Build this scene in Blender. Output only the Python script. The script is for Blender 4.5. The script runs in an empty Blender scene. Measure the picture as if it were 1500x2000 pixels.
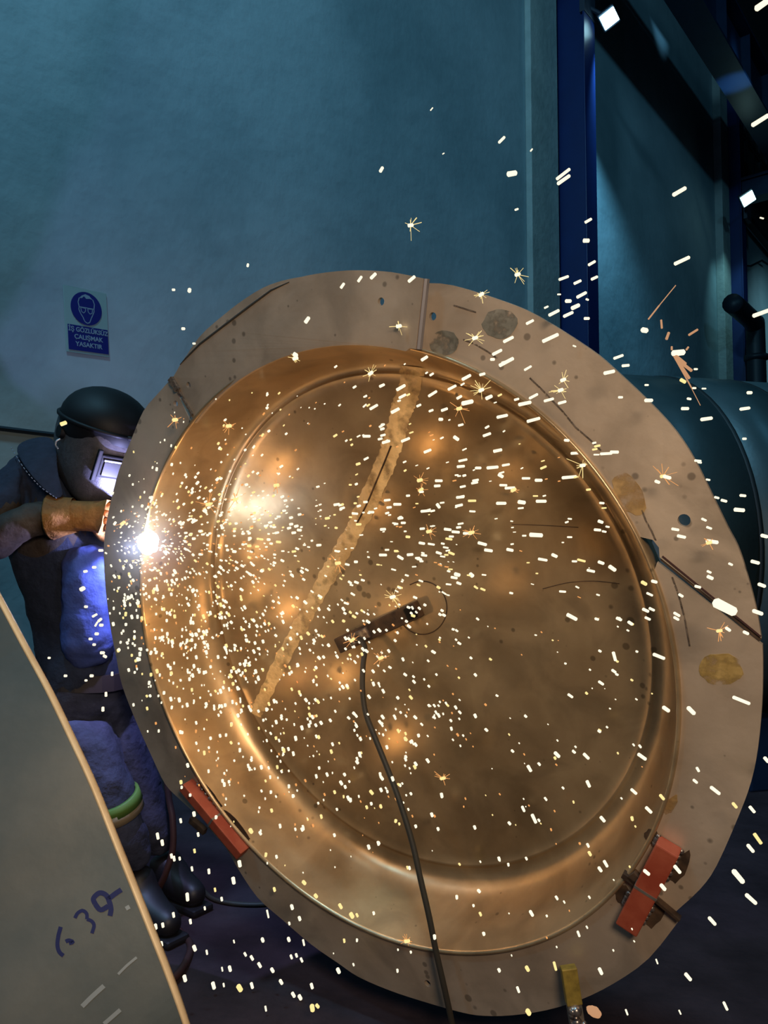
import bpy, bmesh, math, random
from mathutils import Vector, Matrix
from mathutils.bvhtree import BVHTree
from mathutils.geometry import tessellate_polygon
random.seed(7)
S = bpy.context.scene
COL = S.collection
PI = math.pi

# ------------------------------------------------------------------ camera
CAM_Z, PITCH, F = 1.2, math.radians(3.0), 1500.0
cam = bpy.data.objects.new('camera', bpy.data.cameras.new('camera'))
COL.objects.link(cam)
cam.location = (0, 0, CAM_Z)
cam.rotation_euler = (PI / 2 + PITCH, 0, 0)
cam.data.sensor_fit = 'HORIZONTAL'
cam.data.sensor_width = 36
cam.data.lens = 36 * F / 1500
cam.data.clip_start = 0.02
S.camera = cam
CP, SP = math.cos(PITCH), math.sin(PITCH)


def W(c):                       # camera-space (right, down, forward) -> world
    return Vector((c[0], c[2] * CP + c[1] * SP, CAM_Z + c[2] * SP - c[1] * CP))


def P(px, py, d):
    return W(((px - 750) / F * d, (py - 1000) / F * d, d))


def ray(px, py):
    return (P(px, py, 1) - Vector((0, 0, CAM_Z)))


# ------------------------------------------------------------------ world, view
w = bpy.data.worlds.new('hall_air')
S.world = w
w.use_nodes = True
w.node_tree.nodes['Background'].inputs[0].default_value = (0.10, 0.20, 0.30, 1)
w.node_tree.nodes['Background'].inputs[1].default_value = 0.022
S.view_settings.view_transform = 'Standard'
S.view_settings.look = 'None'
S.view_settings.gamma = 1
S.view_settings.use_curve_mapping = False
S.view_settings.exposure = 0.0
S.cycles.sample_clamp_indirect = 3.0
S.cycles.max_bounces = 6


def light(name, kind, loc, energy, color, target=None, size=0.1, cone=60, blend=0.5):
    l = bpy.data.lights.new(name, kind)
    l.energy, l.color = energy, color
    if kind == 'AREA':
        l.shape = 'DISK'
        l.size = size
    else:
        l.shadow_soft_size = size
    if kind == 'SPOT':
        l.spot_size = math.radians(cone)
        l.spot_blend = blend
    o = bpy.data.objects.new(name, l)
    COL.objects.link(o)
    o.location = loc
    if target is not None:
        o.rotation_euler = (Vector(target) - Vector(loc)).to_track_quat('-Z', 'Y').to_euler()
    return o


# high-bay lamps of the hall (out of frame, overhead)
light('highbay_near', 'AREA', (-1.6, 0.2, 8.2), 250, (0.26, 0.62, 0.86), (-1.6, 5.2, 2.6), 0.7)
light('highbay_far', 'AREA', (6.5, 2.5, 8.8), 60, (0.20, 0.62, 0.95), (3.5, 8.5, 1.5), 0.7)
light('highbay_left', 'AREA', (-5.0, -1.2, 8.0), 110, (0.26, 0.60, 0.86), (-1.0, 5.0, 1.5), 0.7)
# warm fill spot added beside the camera, aimed at the dished end
light('warm_fill', 'SPOT', (0.35, -0.45, 1.8), 125, (1.0, 0.77, 0.55), P(860, 1250, 1.6), 0.25, 88, 0.9)

# ------------------------------------------------------------------ materials
MATS = {}


def mat(name, col, rough=0.6, metal=0.0, noise=0.0, nscale=5.0, col2=None, bump=0.0, bscale=40.0,
        emit=None, estr=0.0, detail=6.0, lo=0.35, hi=0.65, spec=None):
    if name in MATS:
        return MATS[name]
    m = bpy.data.materials.new(name)
    m.use_nodes = True
    nt = m.node_tree
    b = nt.nodes['Principled BSDF']
    b.inputs['Base Color'].default_value = (*col, 1)
    b.inputs['Roughness'].default_value = rough
    b.inputs['Metallic'].default_value = metal
    if spec is not None:
        b.inputs['Specular IOR Level'].default_value = spec
    tc = nt.nodes.new('ShaderNodeTexCoord')
    if col2 is not None:
        n = nt.nodes.new('ShaderNodeTexNoise')
        n.inputs['Scale'].default_value = nscale
        n.inputs['Detail'].default_value = detail
        n.inputs['Roughness'].default_value = 0.6
        nt.links.new(tc.outputs['Object'], n.inputs['Vector'])
        r = nt.nodes.new('ShaderNodeValToRGB')
        r.color_ramp.elements[0].position = lo
        r.color_ramp.elements[1].position = hi
        r.color_ramp.elements[0].color = (*col, 1)
        r.color_ramp.elements[1].color = (*col2, 1)
        nt.links.new(n.outputs['Fac'], r.inputs['Fac'])
        nt.links.new(r.outputs['Color'], b.inputs['Base Color'])
        if noise:
            mr = nt.nodes.new('ShaderNodeMapRange')
            mr.inputs['To Min'].default_value = max(0.05, rough - noise)
            mr.inputs['To Max'].default_value = min(1, rough + noise)
            nt.links.new(n.outputs['Fac'], mr.inputs['Value'])
            nt.links.new(mr.outputs['Result'], b.inputs['Roughness'])
    if bump:
        n2 = nt.nodes.new('ShaderNodeTexNoise')
        n2.inputs['Scale'].default_value = bscale
        n2.inputs['Detail'].default_value = 5
        nt.links.new(tc.outputs['Object'], n2.inputs['Vector'])
        bp = nt.nodes.new('ShaderNodeBump')
        bp.inputs['Strength'].default_value = bump
        bp.inputs['Distance'].default_value = 0.02
        nt.links.new(n2.outputs['Fac'], bp.inputs['Height'])
        nt.links.new(bp.outputs['Normal'], b.inputs['Normal'])
    if emit:
        b.inputs['Emission Color'].default_value = (*emit, 1)
        b.inputs['Emission Strength'].default_value = estr
    MATS[name] = m
    return m


M_wall = mat('painted_concrete', (0.25, 0.35, 0.38), 0.85, col2=(0.40, 0.51, 0.54), nscale=0.62, bump=0.45, bscale=5, lo=0.36, hi=0.62, detail=9)
M_conc = mat('bare_concrete', (0.33, 0.39, 0.37), 0.9, col2=(0.44, 0.50, 0.47), nscale=3, bump=0.35, bscale=14)
M_floor = mat('floor_concrete', (0.026, 0.018, 0.021), 0.85, spec=0.1, col2=(0.056, 0.038, 0.046), nscale=3.0, noise=0.15, bump=0.2, bscale=30)
M_blue = mat('blue_paint', (0.002, 0.016, 0.10), 0.42, col2=(0.002, 0.020, 0.12), nscale=4)
M_girder = mat('girder_paint', (0.008, 0.022, 0.06), 0.38, col2=(0.012, 0.03, 0.075), nscale=5)
M_roof = mat('roof_sheet', (0.05, 0.06, 0.07), 0.8)
M_dish = mat('dish_steel', (0.36, 0.24, 0.125), 0.33, 0.6, noise=0.12, nscale=2.6, col2=(0.64, 0.47, 0.28), bump=0.04, bscale=20, lo=0.28, hi=0.70, detail=9)
M_flange = mat('flange_steel', (0.46, 0.35, 0.255), 0.42, 0.45, noise=0.10, nscale=3.5, col2=(0.68, 0.54, 0.41), bump=0.05, bscale=30, lo=0.25, hi=0.7)
M_edge = mat('cut_edge_steel', (0.24, 0.23, 0.25), 0.5, 0.6)
M_dark = mat('burnt_and_shadow_steel', (0.035, 0.022, 0.016), 0.7, 0.3, col2=(0.12, 0.07, 0.04), nscale=25)  # burnt metal, and the painted shadows at the joints
M_seam = mat('ground_weld', (0.62, 0.42, 0.20), 0.5, 0.1, col2=(0.90, 0.66, 0.34), nscale=14, bump=0.3, bscale=60)
M_bead = mat('weld_bead', (0.10, 0.08, 0.08), 0.3, 0.8, col2=(0.45, 0.38, 0.34), nscale=60)
M_red = mat('red_primer', (0.30, 0.045, 0.018), 0.65, col2=(0.40, 0.085, 0.04), nscale=18)
M_patch = mat('scuffed_grey', (0.22, 0.21, 0.17), 0.45, 0.5, col2=(0.42, 0.38, 0.31), nscale=16)
M_stain = mat('ochre_stain', (0.22, 0.13, 0.02), 0.6, 0.2, col2=(0.50, 0.34, 0.12), nscale=12)
M_mark = mat('black_marker', (0.05, 0.035, 0.025), 0.8, col2=(0.16, 0.12, 0.09), nscale=70)
M_tan = mat('heat_stain', (0.50, 0.30, 0.11), 0.45, 0.4, col2=(0.62, 0.42, 0.20), nscale=10)
M_rubber = mat('cable_rubber', (0.035, 0.03, 0.022), 0.6)
M_rubber2 = mat('cable_brown', (0.05, 0.02, 0.018), 0.5)
M_shell = mat('rolled_plate', (0.14, 0.18, 0.19), 0.34, 0.55, noise=0.08, nscale=2.4, col2=(0.29, 0.29, 0.265), bump=0.06, bscale=18)
M_shedge = mat('plate_edge', (0.70, 0.47, 0.24), 0.5, 0.1, col2=(0.85, 0.62, 0.36), nscale=20)
M_ink = mat('blue_ink', (0.012, 0.018, 0.09), 0.5)
M_scr = mat('bright_scratch', (0.55, 0.60, 0.62), 0.35, 0.6)
M_vessel = mat('vessel_paint', (0.045, 0.085, 0.095), 0.45, 0.2, col2=(0.07, 0.115, 0.125), nscale=2.2, bump=0.05)
M_vseam = mat('vessel_seam', (0.012, 0.018, 0.02), 0.6)
M_board = mat('sign_board', (0.26, 0.42, 0.40), 0.5)
M_signblue = mat('sign_blue', (0.006, 0.010, 0.16), 0.5)
M_signink = mat('sign_print', (0.22, 0.34, 0.42), 0.6)
M_cloth = mat('work_cloth', (0.007, 0.012, 0.030), 0.9, col2=(0.013, 0.020, 0.045), nscale=30, bump=0.5, bscale=22)
M_denim = mat('trouser_denim', (0.03, 0.036, 0.07), 0.9, col2=(0.05, 0.058, 0.11), nscale=22, bump=1.0, bscale=13)
M_sleeve = mat('leather_sleeve', (0.014, 0.010, 0.008), 0.75, col2=(0.045, 0.028, 0.016), nscale=9, bump=0.5, bscale=14)
M_apron = mat('arc_lit_jacket', (0.035, 0.06, 0.23), 0.9, col2=(0.045, 0.075, 0.27), nscale=20, bump=0.4, bscale=20)  # jacket front, arc light put into a brighter blue than the cloth
M_glove = mat('leather_glove', (0.17, 0.065, 0.008), 0.8, col2=(0.28, 0.12, 0.018), nscale=12, bump=0.5, bscale=30)
M_helmet = mat('helmet_shell', (0.055, 0.052, 0.058), 0.42, col2=(0.08, 0.077, 0.082), nscale=80, bump=0.12, bscale=260)
M_black = mat('black_plastic', (0.004, 0.004, 0.005), 0.55, spec=0.25)
M_lens = mat('dark_lens', (0.01, 0.012, 0.015), 0.35)
M_chrome = mat('bright_rim', (0.35, 0.37, 0.42), 0.35, 0.6)
M_belt = mat('belt_leather', (0.018, 0.012, 0.012), 0.6)
M_band = mat('hivis_band', (0.10, 0.20, 0.035), 0.6)
M_band2 = mat('silver_band', (0.28, 0.22, 0.14), 0.4)
M_boot = mat('boot_leather', (0.012, 0.010, 0.012), 0.5)
M_stitch = mat('stitching', (0.20, 0.22, 0.28), 0.8)
M_post = mat('galvanised_post', (0.20, 0.17, 0.14), 0.45, 0.6, col2=(0.34, 0.30, 0.26), nscale=25)
M_posty = mat('yellow_print', (0.42, 0.28, 0.05), 0.5, 0.3, col2=(0.24, 0.16, 0.03), nscale=40)
M_lamphood = mat('lamp_hood', (0.03, 0.04, 0.06), 0.5)
M_lampface = mat('lamp_face', (0.8, 0.9, 1.0), 0.5, emit=(0.45, 0.86, 1.0), estr=14)
M_lampface2 = mat('lamp_face_far', (0.8, 0.9, 1.0), 0.5, emit=(0.50, 0.95, 0.92), estr=9)
M_pane = mat('window_glass', (0.035, 0.055, 0.05), 0.2)
M_pipe = mat('dark_pipe', (0.012, 0.02, 0.03), 0.5)


def spark_mat(name, col, s):
    m = mat(name, (0.02, 0.02, 0.02), 1.0, emit=col, estr=s)
    m.cycles.emission_sampling = 'NONE'
    return m


M_sp = [spark_mat('spark_white', (1.0, 0.90, 0.66), 1.25), spark_mat('spark_yellow', (1.0, 0.76, 0.30), 1.15),
        spark_mat('spark_orange', (1.0, 0.42, 0.12), 0.9), spark_mat('spark_dull', (0.9, 0.45, 0.22), 0.6)]
M_arc = spark_mat('arc_plasma', (0.72, 0.86, 1.0), 30)


def patchy(m, scale, lo, hi):
    nt = m.node_tree
    b = nt.nodes['Principled BSDF']
    tc = nt.nodes.new('ShaderNodeTexCoord')
    n = nt.nodes.new('ShaderNodeTexNoise'); n.inputs['Scale'].default_value = scale; n.inputs['Detail'].default_value = 7
    nt.links.new(tc.outputs['Object'], n.inputs['Vector'])
    r = nt.nodes.new('ShaderNodeMapRange'); r.inputs['From Min'].default_value = lo; r.inputs['From Max'].default_value = hi
    nt.links.new(n.outputs['Fac'], r.inputs['Value']); nt.links.new(r.outputs['Result'], b.inputs['Alpha'])


def grime(m, amt=.45):
    nt = m.node_tree
    b = nt.nodes['Principled BSDF']
    src = b.inputs['Base Color'].links[0].from_socket
    tc = nt.nodes.new('ShaderNodeTexCoord')
    n = nt.nodes.new('ShaderNodeTexNoise'); n.inputs['Scale'].default_value = 7; n.inputs['Detail'].default_value = 12; n.inputs['Distortion'].default_value = .8
    nt.links.new(tc.outputs['Object'], n.inputs['Vector'])
    r = nt.nodes.new('ShaderNodeMapRange'); r.inputs['From Min'].default_value = .36; r.inputs['From Max'].default_value = .56
    r.inputs['To Min'].default_value = 1 - amt; r.inputs['To Max'].default_value = 1.0
    nt.links.new(n.outputs['Fac'], r.inputs['Value'])
    v = nt.nodes.new('ShaderNodeTexVoronoi'); v.inputs['Scale'].default_value = 26
    nt.links.new(tc.outputs['Object'], v.inputs['Vector'])
    n2 = nt.nodes.new('ShaderNodeTexNoise'); n2.inputs['Scale'].default_value = 3.3
    nt.links.new(tc.outputs['Object'], n2.inputs['Vector'])
    m2 = nt.nodes.new('ShaderNodeMapRange'); m2.inputs['From Min'].default_value = .48; m2.inputs['From Max'].default_value = .68
    m2.inputs['To Min'].default_value = .0; m2.inputs['To Max'].default_value = .20
    nt.links.new(n2.outputs['Fac'], m2.inputs['Value'])
    su = nt.nodes.new('ShaderNodeMath'); su.operation = 'SUBTRACT'
    nt.links.new(v.outputs['Distance'], su.inputs[0]); nt.links.new(m2.outputs['Result'], su.inputs[1])
    m3 = nt.nodes.new('ShaderNodeMapRange'); m3.inputs['From Min'].default_value = 0; m3.inputs['From Max'].default_value = .07
    m3.inputs['To Min'].default_value = .5; m3.inputs['To Max'].default_value = 1.0
    nt.links.new(su.outputs[0], m3.inputs['Value'])
    k = nt.nodes.new('ShaderNodeMath'); k.operation = 'MULTIPLY'
    nt.links.new(r.outputs['Result'], k.inputs[0]); nt.links.new(m3.outputs['Result'], k.inputs[1])
    mx = nt.nodes.new('ShaderNodeVectorMath'); mx.operation = 'SCALE'
    nt.links.new(src, mx.inputs[0]); nt.links.new(k.outputs[0], mx.inputs['Scale'])
    nt.links.new(mx.outputs[0], b.inputs['Base Color'])


grime(M_dish, .24); grime(M_flange, .22)
patchy(M_patch, 34, .36, .56); patchy(M_stain, 26, .40, .58); patchy(M_tan, 24, .38, .60); patchy(M_mark, 90, .38, .52)
patchy(M_seam, 26, .24, .50)


# ------------------------------------------------------------------ mesh helpers
def obj(name, bm, m, parent=None, smooth=False, label=None, mw=None):
    me = bpy.data.meshes.new(name)
    bmesh.ops.recalc_face_normals(bm, faces=bm.faces)
    bm.to_mesh(me)
    bm.free()
    for x in (m if isinstance(m, (list, tuple)) else [m]):
        me.materials.append(x)
    if smooth:
        for p in me.polygons:
            p.use_smooth = True
    o = bpy.data.objects.new(name, me)
    COL.objects.link(o)
    if parent is not None:
        o.parent = parent
    if mw is not None:
        o.matrix_local = mw
    if label:
        o['label'] = label
    return o


def tag(o, label, cat, group=None, kind=None):
    o['label'] = label
    o['category'] = cat
    if group:
        o['group'] = group
    if kind:
        o['kind'] = kind
    return o


def thing(name, label, cat, loc=(0, 0, 0), group=None, matrix=None):
    o = bpy.data.objects.new(name, None)
    COL.objects.link(o)
    if matrix is not None:
        o.matrix_world = matrix
    else:
        o.location = loc
    o.empty_display_size = 0.05
    return tag(o, label, cat, group)


def struct(name, bm, m, smooth=False):
    o = obj(name, bm, m, None, smooth)
    o['kind'] = 'structure'
    return o


def box(bm, c, s, R=None, bev=0.0):
    mtx = Matrix.Translation(Vector(c)) @ (R.to_4x4() if R is not None else Matrix.Identity(4)) @ Matrix.Diagonal((s[0], s[1], s[2], 1))
    r = bmesh.ops.create_cube(bm, size=1, matrix=mtx)
    if bev:
        es = list({e for v in r['verts'] for e in v.link_edges})
        bmesh.ops.bevel(bm, geom=es, offset=bev, segments=2, affect='EDGES', profile=0.6)
    return bm


def tube(bm, pts, rad, n=10, flat=None, cap=True):
    pts = [Vector(p) for p in pts]
    if not isinstance(rad, (list, tuple)):
        rad = [rad] * len(pts)
    rings, prev = [], None
    for i, p in enumerate(pts):
        t = (pts[min(i + 1, len(pts) - 1)] - pts[max(i - 1, 0)]).normalized()
        a = prev if prev is not None else (Vector((0, 0, 1)) if abs(t.z) < .9 else Vector((1, 0, 0)))
        a = (a - t * a.dot(t)).normalized()
        prev = a
        b = t.cross(a)
        rings.append([bm.verts.new(p + (a * math.cos(2 * PI * k / n) + b * math.sin(2 * PI * k / n)) * rad[i]) for k in range(n)])
    for i in range(len(rings) - 1):
        for k in range(n):
            bm.faces.new((rings[i][k], rings[i][(k + 1) % n], rings[i + 1][(k + 1) % n], rings[i + 1][k]))
    if cap:
        bm.faces.new(rings[0][::-1])
        bm.faces.new(rings[-1])
    return bm


def smooth_path(pts, n=8):
    pts = [Vector(p) for p in pts]
    q = [pts[0]] + pts + [pts[-1]]
    out = []
    for i in range(1, len(q) - 2):
        a, b, c, d = q[i - 1:i + 3]
        for k in range(n):
            t = k / n
            out.append(0.5 * ((2 * b) + (c - a) * t + (2 * a - 5 * b + 4 * c - d) * t * t + (3 * b - a - 3 * c + d) * t ** 3))
    out.append(pts[-1])
    return out


def plate(bm, outer, holes, z0, z1):
    """flat plate with real holes; z0/z1 are functions of (u, v)"""
    loops = [[Vector((x, y, 0)) for x, y in outer]] + [[Vector((x, y, 0)) for x, y in h] for h in holes]
    flat = [p for l in loops for p in l]
    tris = tessellate_polygon(loops)
    top = [bm.verts.new((p.x, p.y, z1(p.x, p.y))) for p in flat]
    bot = [bm.verts.new((p.x, p.y, z0(p.x, p.y))) for p in flat]
    for t in tris:
        bm.faces.new([top[i] for i in t])
        bm.faces.new([bot[i] for i in reversed(t)])
    s = 0
    for l in loops:
        n = len(l)
        for i in range(n):
            a, b = s + i, s + (i + 1) % n
            bm.faces.new((top[a], top[b], bot[b], bot[a]))
        s += n
    return bm


def skin(name, joints, edges, m, parent, sub=2, root=0, disp=0.0, dsize=0.12):
    me = bpy.data.meshes.new(name)
    me.from_pydata([tuple(j[0]) for j in joints], edges, [])
    o = bpy.data.objects.new(name, me)
    COL.objects.link(o)
    o.parent = parent
    for x in (m if isinstance(m, (list, tuple)) else [m]):
        me.materials.append(x)
    o.modifiers.new('skin', 'SKIN').use_smooth_shade = True
    lay = me.skin_vertices[0].data if me.skin_vertices else None
    if lay is None:
        bm = bmesh.new(); bm.from_mesh(me)
        bm.verts.layers.skin.verify(); bm.to_mesh(me); bm.free()
        lay = me.skin_vertices[0].data
    for i, j in enumerate(joints):
        r = j[1]
        lay[i].radius = (r, r) if not isinstance(r, tuple) else r
        lay[i].use_root = (i == root)
    sb = o.modifiers.new('sub', 'SUBSURF')
    sb.levels = sb.render_levels = sub
    if disp:
        tx = bpy.data.textures.new(name + '_folds', 'CLOUDS')
        tx.noise_scale = dsize
        d = o.modifiers.new('folds', 'DISPLACE')
        d.texture = tx
        d.strength = disp
        d.mid_level = 0.5
    return o


def bake(o):
    """apply the modifiers by hand so the mesh can be edited"""
    dg = bpy.context.evaluated_depsgraph_get()
    dg.update()
    me = bpy.data.meshes.new_from_object(o.evaluated_get(dg))
    o.modifiers.clear()
    o.data = me
    return o


# ------------------------------------------------------------------ hall
D = Vector((0.637, 0.771, 0)).normalized()       # along the wall
N = Vector((D.y, -D.x, 0))                       # from the wall into the hall
W0 = Vector((2.1, 8.5, 0))
RW = Matrix((D, N, Vector((0, 0, 1)))).transposed()


def wp(s, q, z):
    return W0 + D * s + N * q + Vector((0, 0, z))


def wall_hit(px, py, q=0.0):
    r = ray(px, py)
    o = Vector((0, 0, CAM_Z))
    t = ((wp(0, q, 0) - o).dot(N)) / r.dot(N)
    h = o + r * t
    return (h - W0).dot(D), h.z


bm = bmesh.new(); box(bm, (4, 6, -0.05), (34, 34, 0.1)); struct('floor', bm, M_floor)
bm = bmesh.new(); box(bm, (4, 6, 11.2), (34, 34, 0.1)); struct('ceiling', bm, M_roof)
bm = bmesh.new(); box(bm, wp(-6.6, -0.10, 5.6), (12.66, 0.2, 11.2), RW); struct('wall_left', bm, M_wall)
bm = bmesh.new(); box(bm, wp(3.15, -0.13, 5.6), (6.04, 0.2, 11.2), RW); struct('wall_back', bm, M_wall)
bm = bmesh.new(); box(bm, wp(11.6, -0.13, 5.6), (10.3, 0.2, 11.2), RW); struct('wall_right', bm, M_wall)
# bare concrete strips beside the columns
bm = bmesh.new(); box(bm, wp(-0.70, 0.035, 5.6), (0.60, 0.07, 11.2), RW, 0.01); struct('trim_1', bm, M_conc)
bm = bmesh.new(); box(bm, wp(5.83, 0.035, 5.6), (0.42, 0.13, 11.2), RW, 0.01); struct('trim_2', bm, M_conc)
# shallow joint across the left wall
bm = bmesh.new(); tube(bm, [wp(-10, 0.012, 1.80), wp(-1.2, 0.012, 1.80)], 0.012, 8); struct('trim_3', bm, M_pipe)


def column(s, wflange=0.25, depth=0.36, z=9.2):
    root = bpy.data.objects.new('steel_column', None)
    COL.objects.link(root)
    root.location = wp(s, 0.2, 0)
    root['kind'] = 'structure'
    root['label'] = 'blue steel column with floodlight by concrete wall'
    inv = Matrix.Translation(-root.location)
    def part(nm, q0, q1, ds):
        b = bmesh.new(); box(b, wp(s, (q0 + q1) / 2, z / 2), (ds, q1 - q0, z), RW, 0.004)
        bmesh.ops.transform(b, matrix=inv, verts=b.verts)
        obj(nm, b, M_blue, root)
    part('rear_flange', 0.0, 0.02, wflange)
    part('web', 0.02, depth - 0.02, 0.20)
    part('front_flange', depth - 0.02, depth, wflange)
    return root


column(-0.25, 0.27, 0.38)
column(6.15, 0.27, 0.30)
# corbel and crane girder
for s in (6.15,):
    t = thing('girder_bracket', 'dark steel bracket holding crane girder, on the %s blue column' % ('tall near' if s < 0 else 'farther'), 'bracket', wp(s, (0.38 if s < 0 else .30) + .385, 7.7))
    b = bmesh.new()
    box(b, (0, 0, -0.28), (0.30, 0.75, 0.32), RW, 0.01)
    box(b, (0, 0, -0.02 - 0.06), (0.34, 0.76, 0.05), RW, 0.005)
    obj('arm', b, M_girder, t)
t = thing('crane_girder', 'dark blue crane runway girder high along the wall', 'girder', wp(4, 0.95, 7.72))
for nm, zz, sz in (('bottom_flange', 0.02, (16, 0.36, 0.04)), ('web', 0.42, (16, 0.05, 0.76)), ('top_flange', 0.82, (16, 0.36, 0.04)), ('rail', 0.90, (16, 0.07, 0.10))):
    b = bmesh.new(); box(b, (0, 0, zz), sz, RW); obj(nm, b, M_girder, t)
for k in range(14):
    b = bmesh.new(); box(b, D * (-7.4 + k * 1.15) + Vector((0, 0, 0.42)), (0.015, 0.30, 0.76), RW); obj('stiffener', b, M_girder, t)
# clerestory window band
for i in range(5):
    for j in range(2):
        s0, z0 = 7.1 + i * 1.05, 8.6 + j * 1.1
        w_ = bpy.data.objects.new('window_%d' % (i * 2 + j + 1), None); COL.objects.link(w_); w_.location = wp(s0, -0.02, z0); w_['kind'] = 'structure'
        b = bmesh.new()
        for (a, c, sx, sz) in ((0, -.5, 1.0, .06), (0, .5, 1.0, .06), (-.48, 0, .06, 1.0), (.48, 0, .06, 1.0), (0, 0, .04, 1.0)):
            box(b, D * a + Vector((0, 0, c)), (sx, 0.08, sz), RW)
        obj('window_frame', b, M_pipe, w_)
        for a in (-.24, .24):
            b = bmesh.new(); box(b, D * a, (0.44, 0.02, 0.94), RW); obj('pane', b, M_pane, w_)


def floodlight(px, py, q, size, label, face, energy, col, cs, arm_s):
    s, z = wall_hit(px, py, q)
    c = wp(s, q, z)
    t = thing('floodlight', label, 'lamp', c)
    aim = Vector((0, 0, CAM_Z)) - c
    nrm = (N * 0.55 - D * 0.62 + Vector((0, 0, -0.62))).normalized()
    R = nrm.to_track_quat('Z', 'Y').to_matrix() @ Matrix.Rotation(math.radians(38), 3, 'Z')
    b = bmesh.new(); box(b, -nrm * 0.045, (size * 1.12, size * 1.12, 0.07), R, 0.008); obj('housing', b, M_lamphood, t)
    b = bmesh.new(); box(b, nrm * 0.002, (size, size * 0.86, 0.012), R, 0.003); obj('lens', b, face, t)
    b = bmesh.new(); tube(b, [-nrm * 0.05, D * (arm_s - s) + N * (0.33 - q) + Vector((0, 0, 0.16))], 0.025, 8); obj('arm', b, M_lamphood, t)
    b = bmesh.new(); box(b, D * (arm_s - s) + N * (0.36 - q) + Vector((0, 0, 0.16)), (0.28, 0.06, 0.30), RW, 0.005); obj('mounting_plate', b, M_lamphood, t)
    l = light('floodlight_beam', 'SPOT', c + nrm * 0.03 - Vector((0, 0, .08)), energy, col, c + Vector((0, 0, -3)) - N * cs + D * 1.1, 0.04, 74, 1.0)
    return t


floodlight(1190, 36, 0.545, 0.17, 'bright cyan floodlight at the head of the tall blue column', M_lampface, 420, (0.22, 0.66, 1.0), 0.1, -0.25)
floodlight(1461, 388, 0.60, 0.20, 'small distant cyan floodlight on the farther blue column', M_lampface2, 60, (0.35, 0.85, 0.95), 0.3, 6.15)
# spot added to make the girder's bright patch (out of frame to the right)
light('girder_fill', 'SPOT', wp(3.3, 2.0, 6.0), 260, (0.25, 0.65, 1.0), wp(3.2, 0.95, 7.75), 0.05, 17, 0.8)
light('far_wall_fill', 'SPOT', wp(8.5, 5.0, 8.0), 420, (0.40, 0.80, 0.95), wp(9.3, 0, 4.6), 0.3, 50, 0.8)  # unseen spot added to brighten the far wall

# pipework on the far wall
t = thing('elbow_pipe', 'thick dark pipe with an elbow beyond the farther blue column', 'pipe', wp(6.7, 0.35, 0))
b = bmesh.new()
sa, za = wall_hit(1430, 592, 0.5)
sb, zb = wall_hit(1474, 592, 0.5)
pth = [wp(sa, .5, za), wp((sa + sb) / 2, .5, za), wp(sb - .1, .5, za - .04), wp(sb, .5, za - .35), wp(sb, .5, 1.5), wp(sb, .5, 0.02)]
tube(b, [p - t.location for p in smooth_path(pth, 6)], 0.15, 14); obj('pipe_run', b, M_pipe, t, True)
b = bmesh.new(); tube(b, [wp(sb, .5, za - .55) - t.location, wp(sb, .5, za - .63) - t.location], 0.19, 14); obj('flange_joint', b, M_pipe, t, True)
t = thing('wall_rail', 'dark horizontal rail on the wall beyond the farther column', 'rail', wp(7, 0.1, 5.4))
sa, za = wall_hit(1456, 457, 0.1); sb, zb = wall_hit(1499, 446, 0.1)
b = bmesh.new(); box(b, wp(sa + 2, .1, (za + zb) / 2) - t.location, (5, .12, .10), RW); obj('bar', b, M_pipe, t)
t = thing('wall_cable', 'thin drooping cable on the far wall under the rail', 'cable', wp(7, 0.1, 4))
b = bmesh.new(); tube(b, [wp(*((lambda h: (h[0], .06, h[1]))(wall_hit(x, y, .06)))) - t.location for x, y in ((1454, 519), (1466, 520), (1478, 514), (1488, 509), (1499, 516))], 0.02, 6); obj('strand', b, M_pipe, t)

# ------------------------------------------------------------------ safety sign
s_, z_ = wall_hit(172, 628, 0.02)
base = Matrix.Translation(wp(s_, 0.006, z_)) @ Matrix((D, Vector((0, 0, 1)), N)).transposed().to_4x4() @ Matrix.Rotation(math.radians(4.2), 4, 'Z')
t = thing('safety_sign', 'blue safety goggles sign with white Turkish lettering on the teal wall', 'sign', matrix=base)
b = bmesh.new(); box(b, (0, 0, 0), (0.245, 0.345, 0.004), None, 0.001); obj('board', b, M_board, t)
b = bmesh.new(); bmesh.ops.create_cone(b, segments=48, radius1=0.088, radius2=0.088, depth=0.003, cap_ends=True, matrix=Matrix.Translation((0, 0.070, 0.004))); obj('disc', b, M_signblue, t)
b = bmesh.new(); box(b, (0.004, -0.093, 0.004), (0.228, 0.132, 0.003)); obj('text_panel', b, M_signblue, t)


def strip(bm_, pts, wd, z, close=False):
    n = len(pts)
    for i in range(n if close else n - 1):
        a, c = Vector((*pts[i], z)), Vector((*pts[(i + 1) % n], z))
        d_ = (c - a).normalized(); e = Vector((-d_.y, d_.x, 0)) * wd / 2
        vs = [bm_.verts.new(v) for v in (a - e - d_ * wd * .3, c - e + d_ * wd * .3, c + e + d_ * wd * .3, a + e - d_ * wd * .3)]
        bm_.faces.new(vs)


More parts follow.
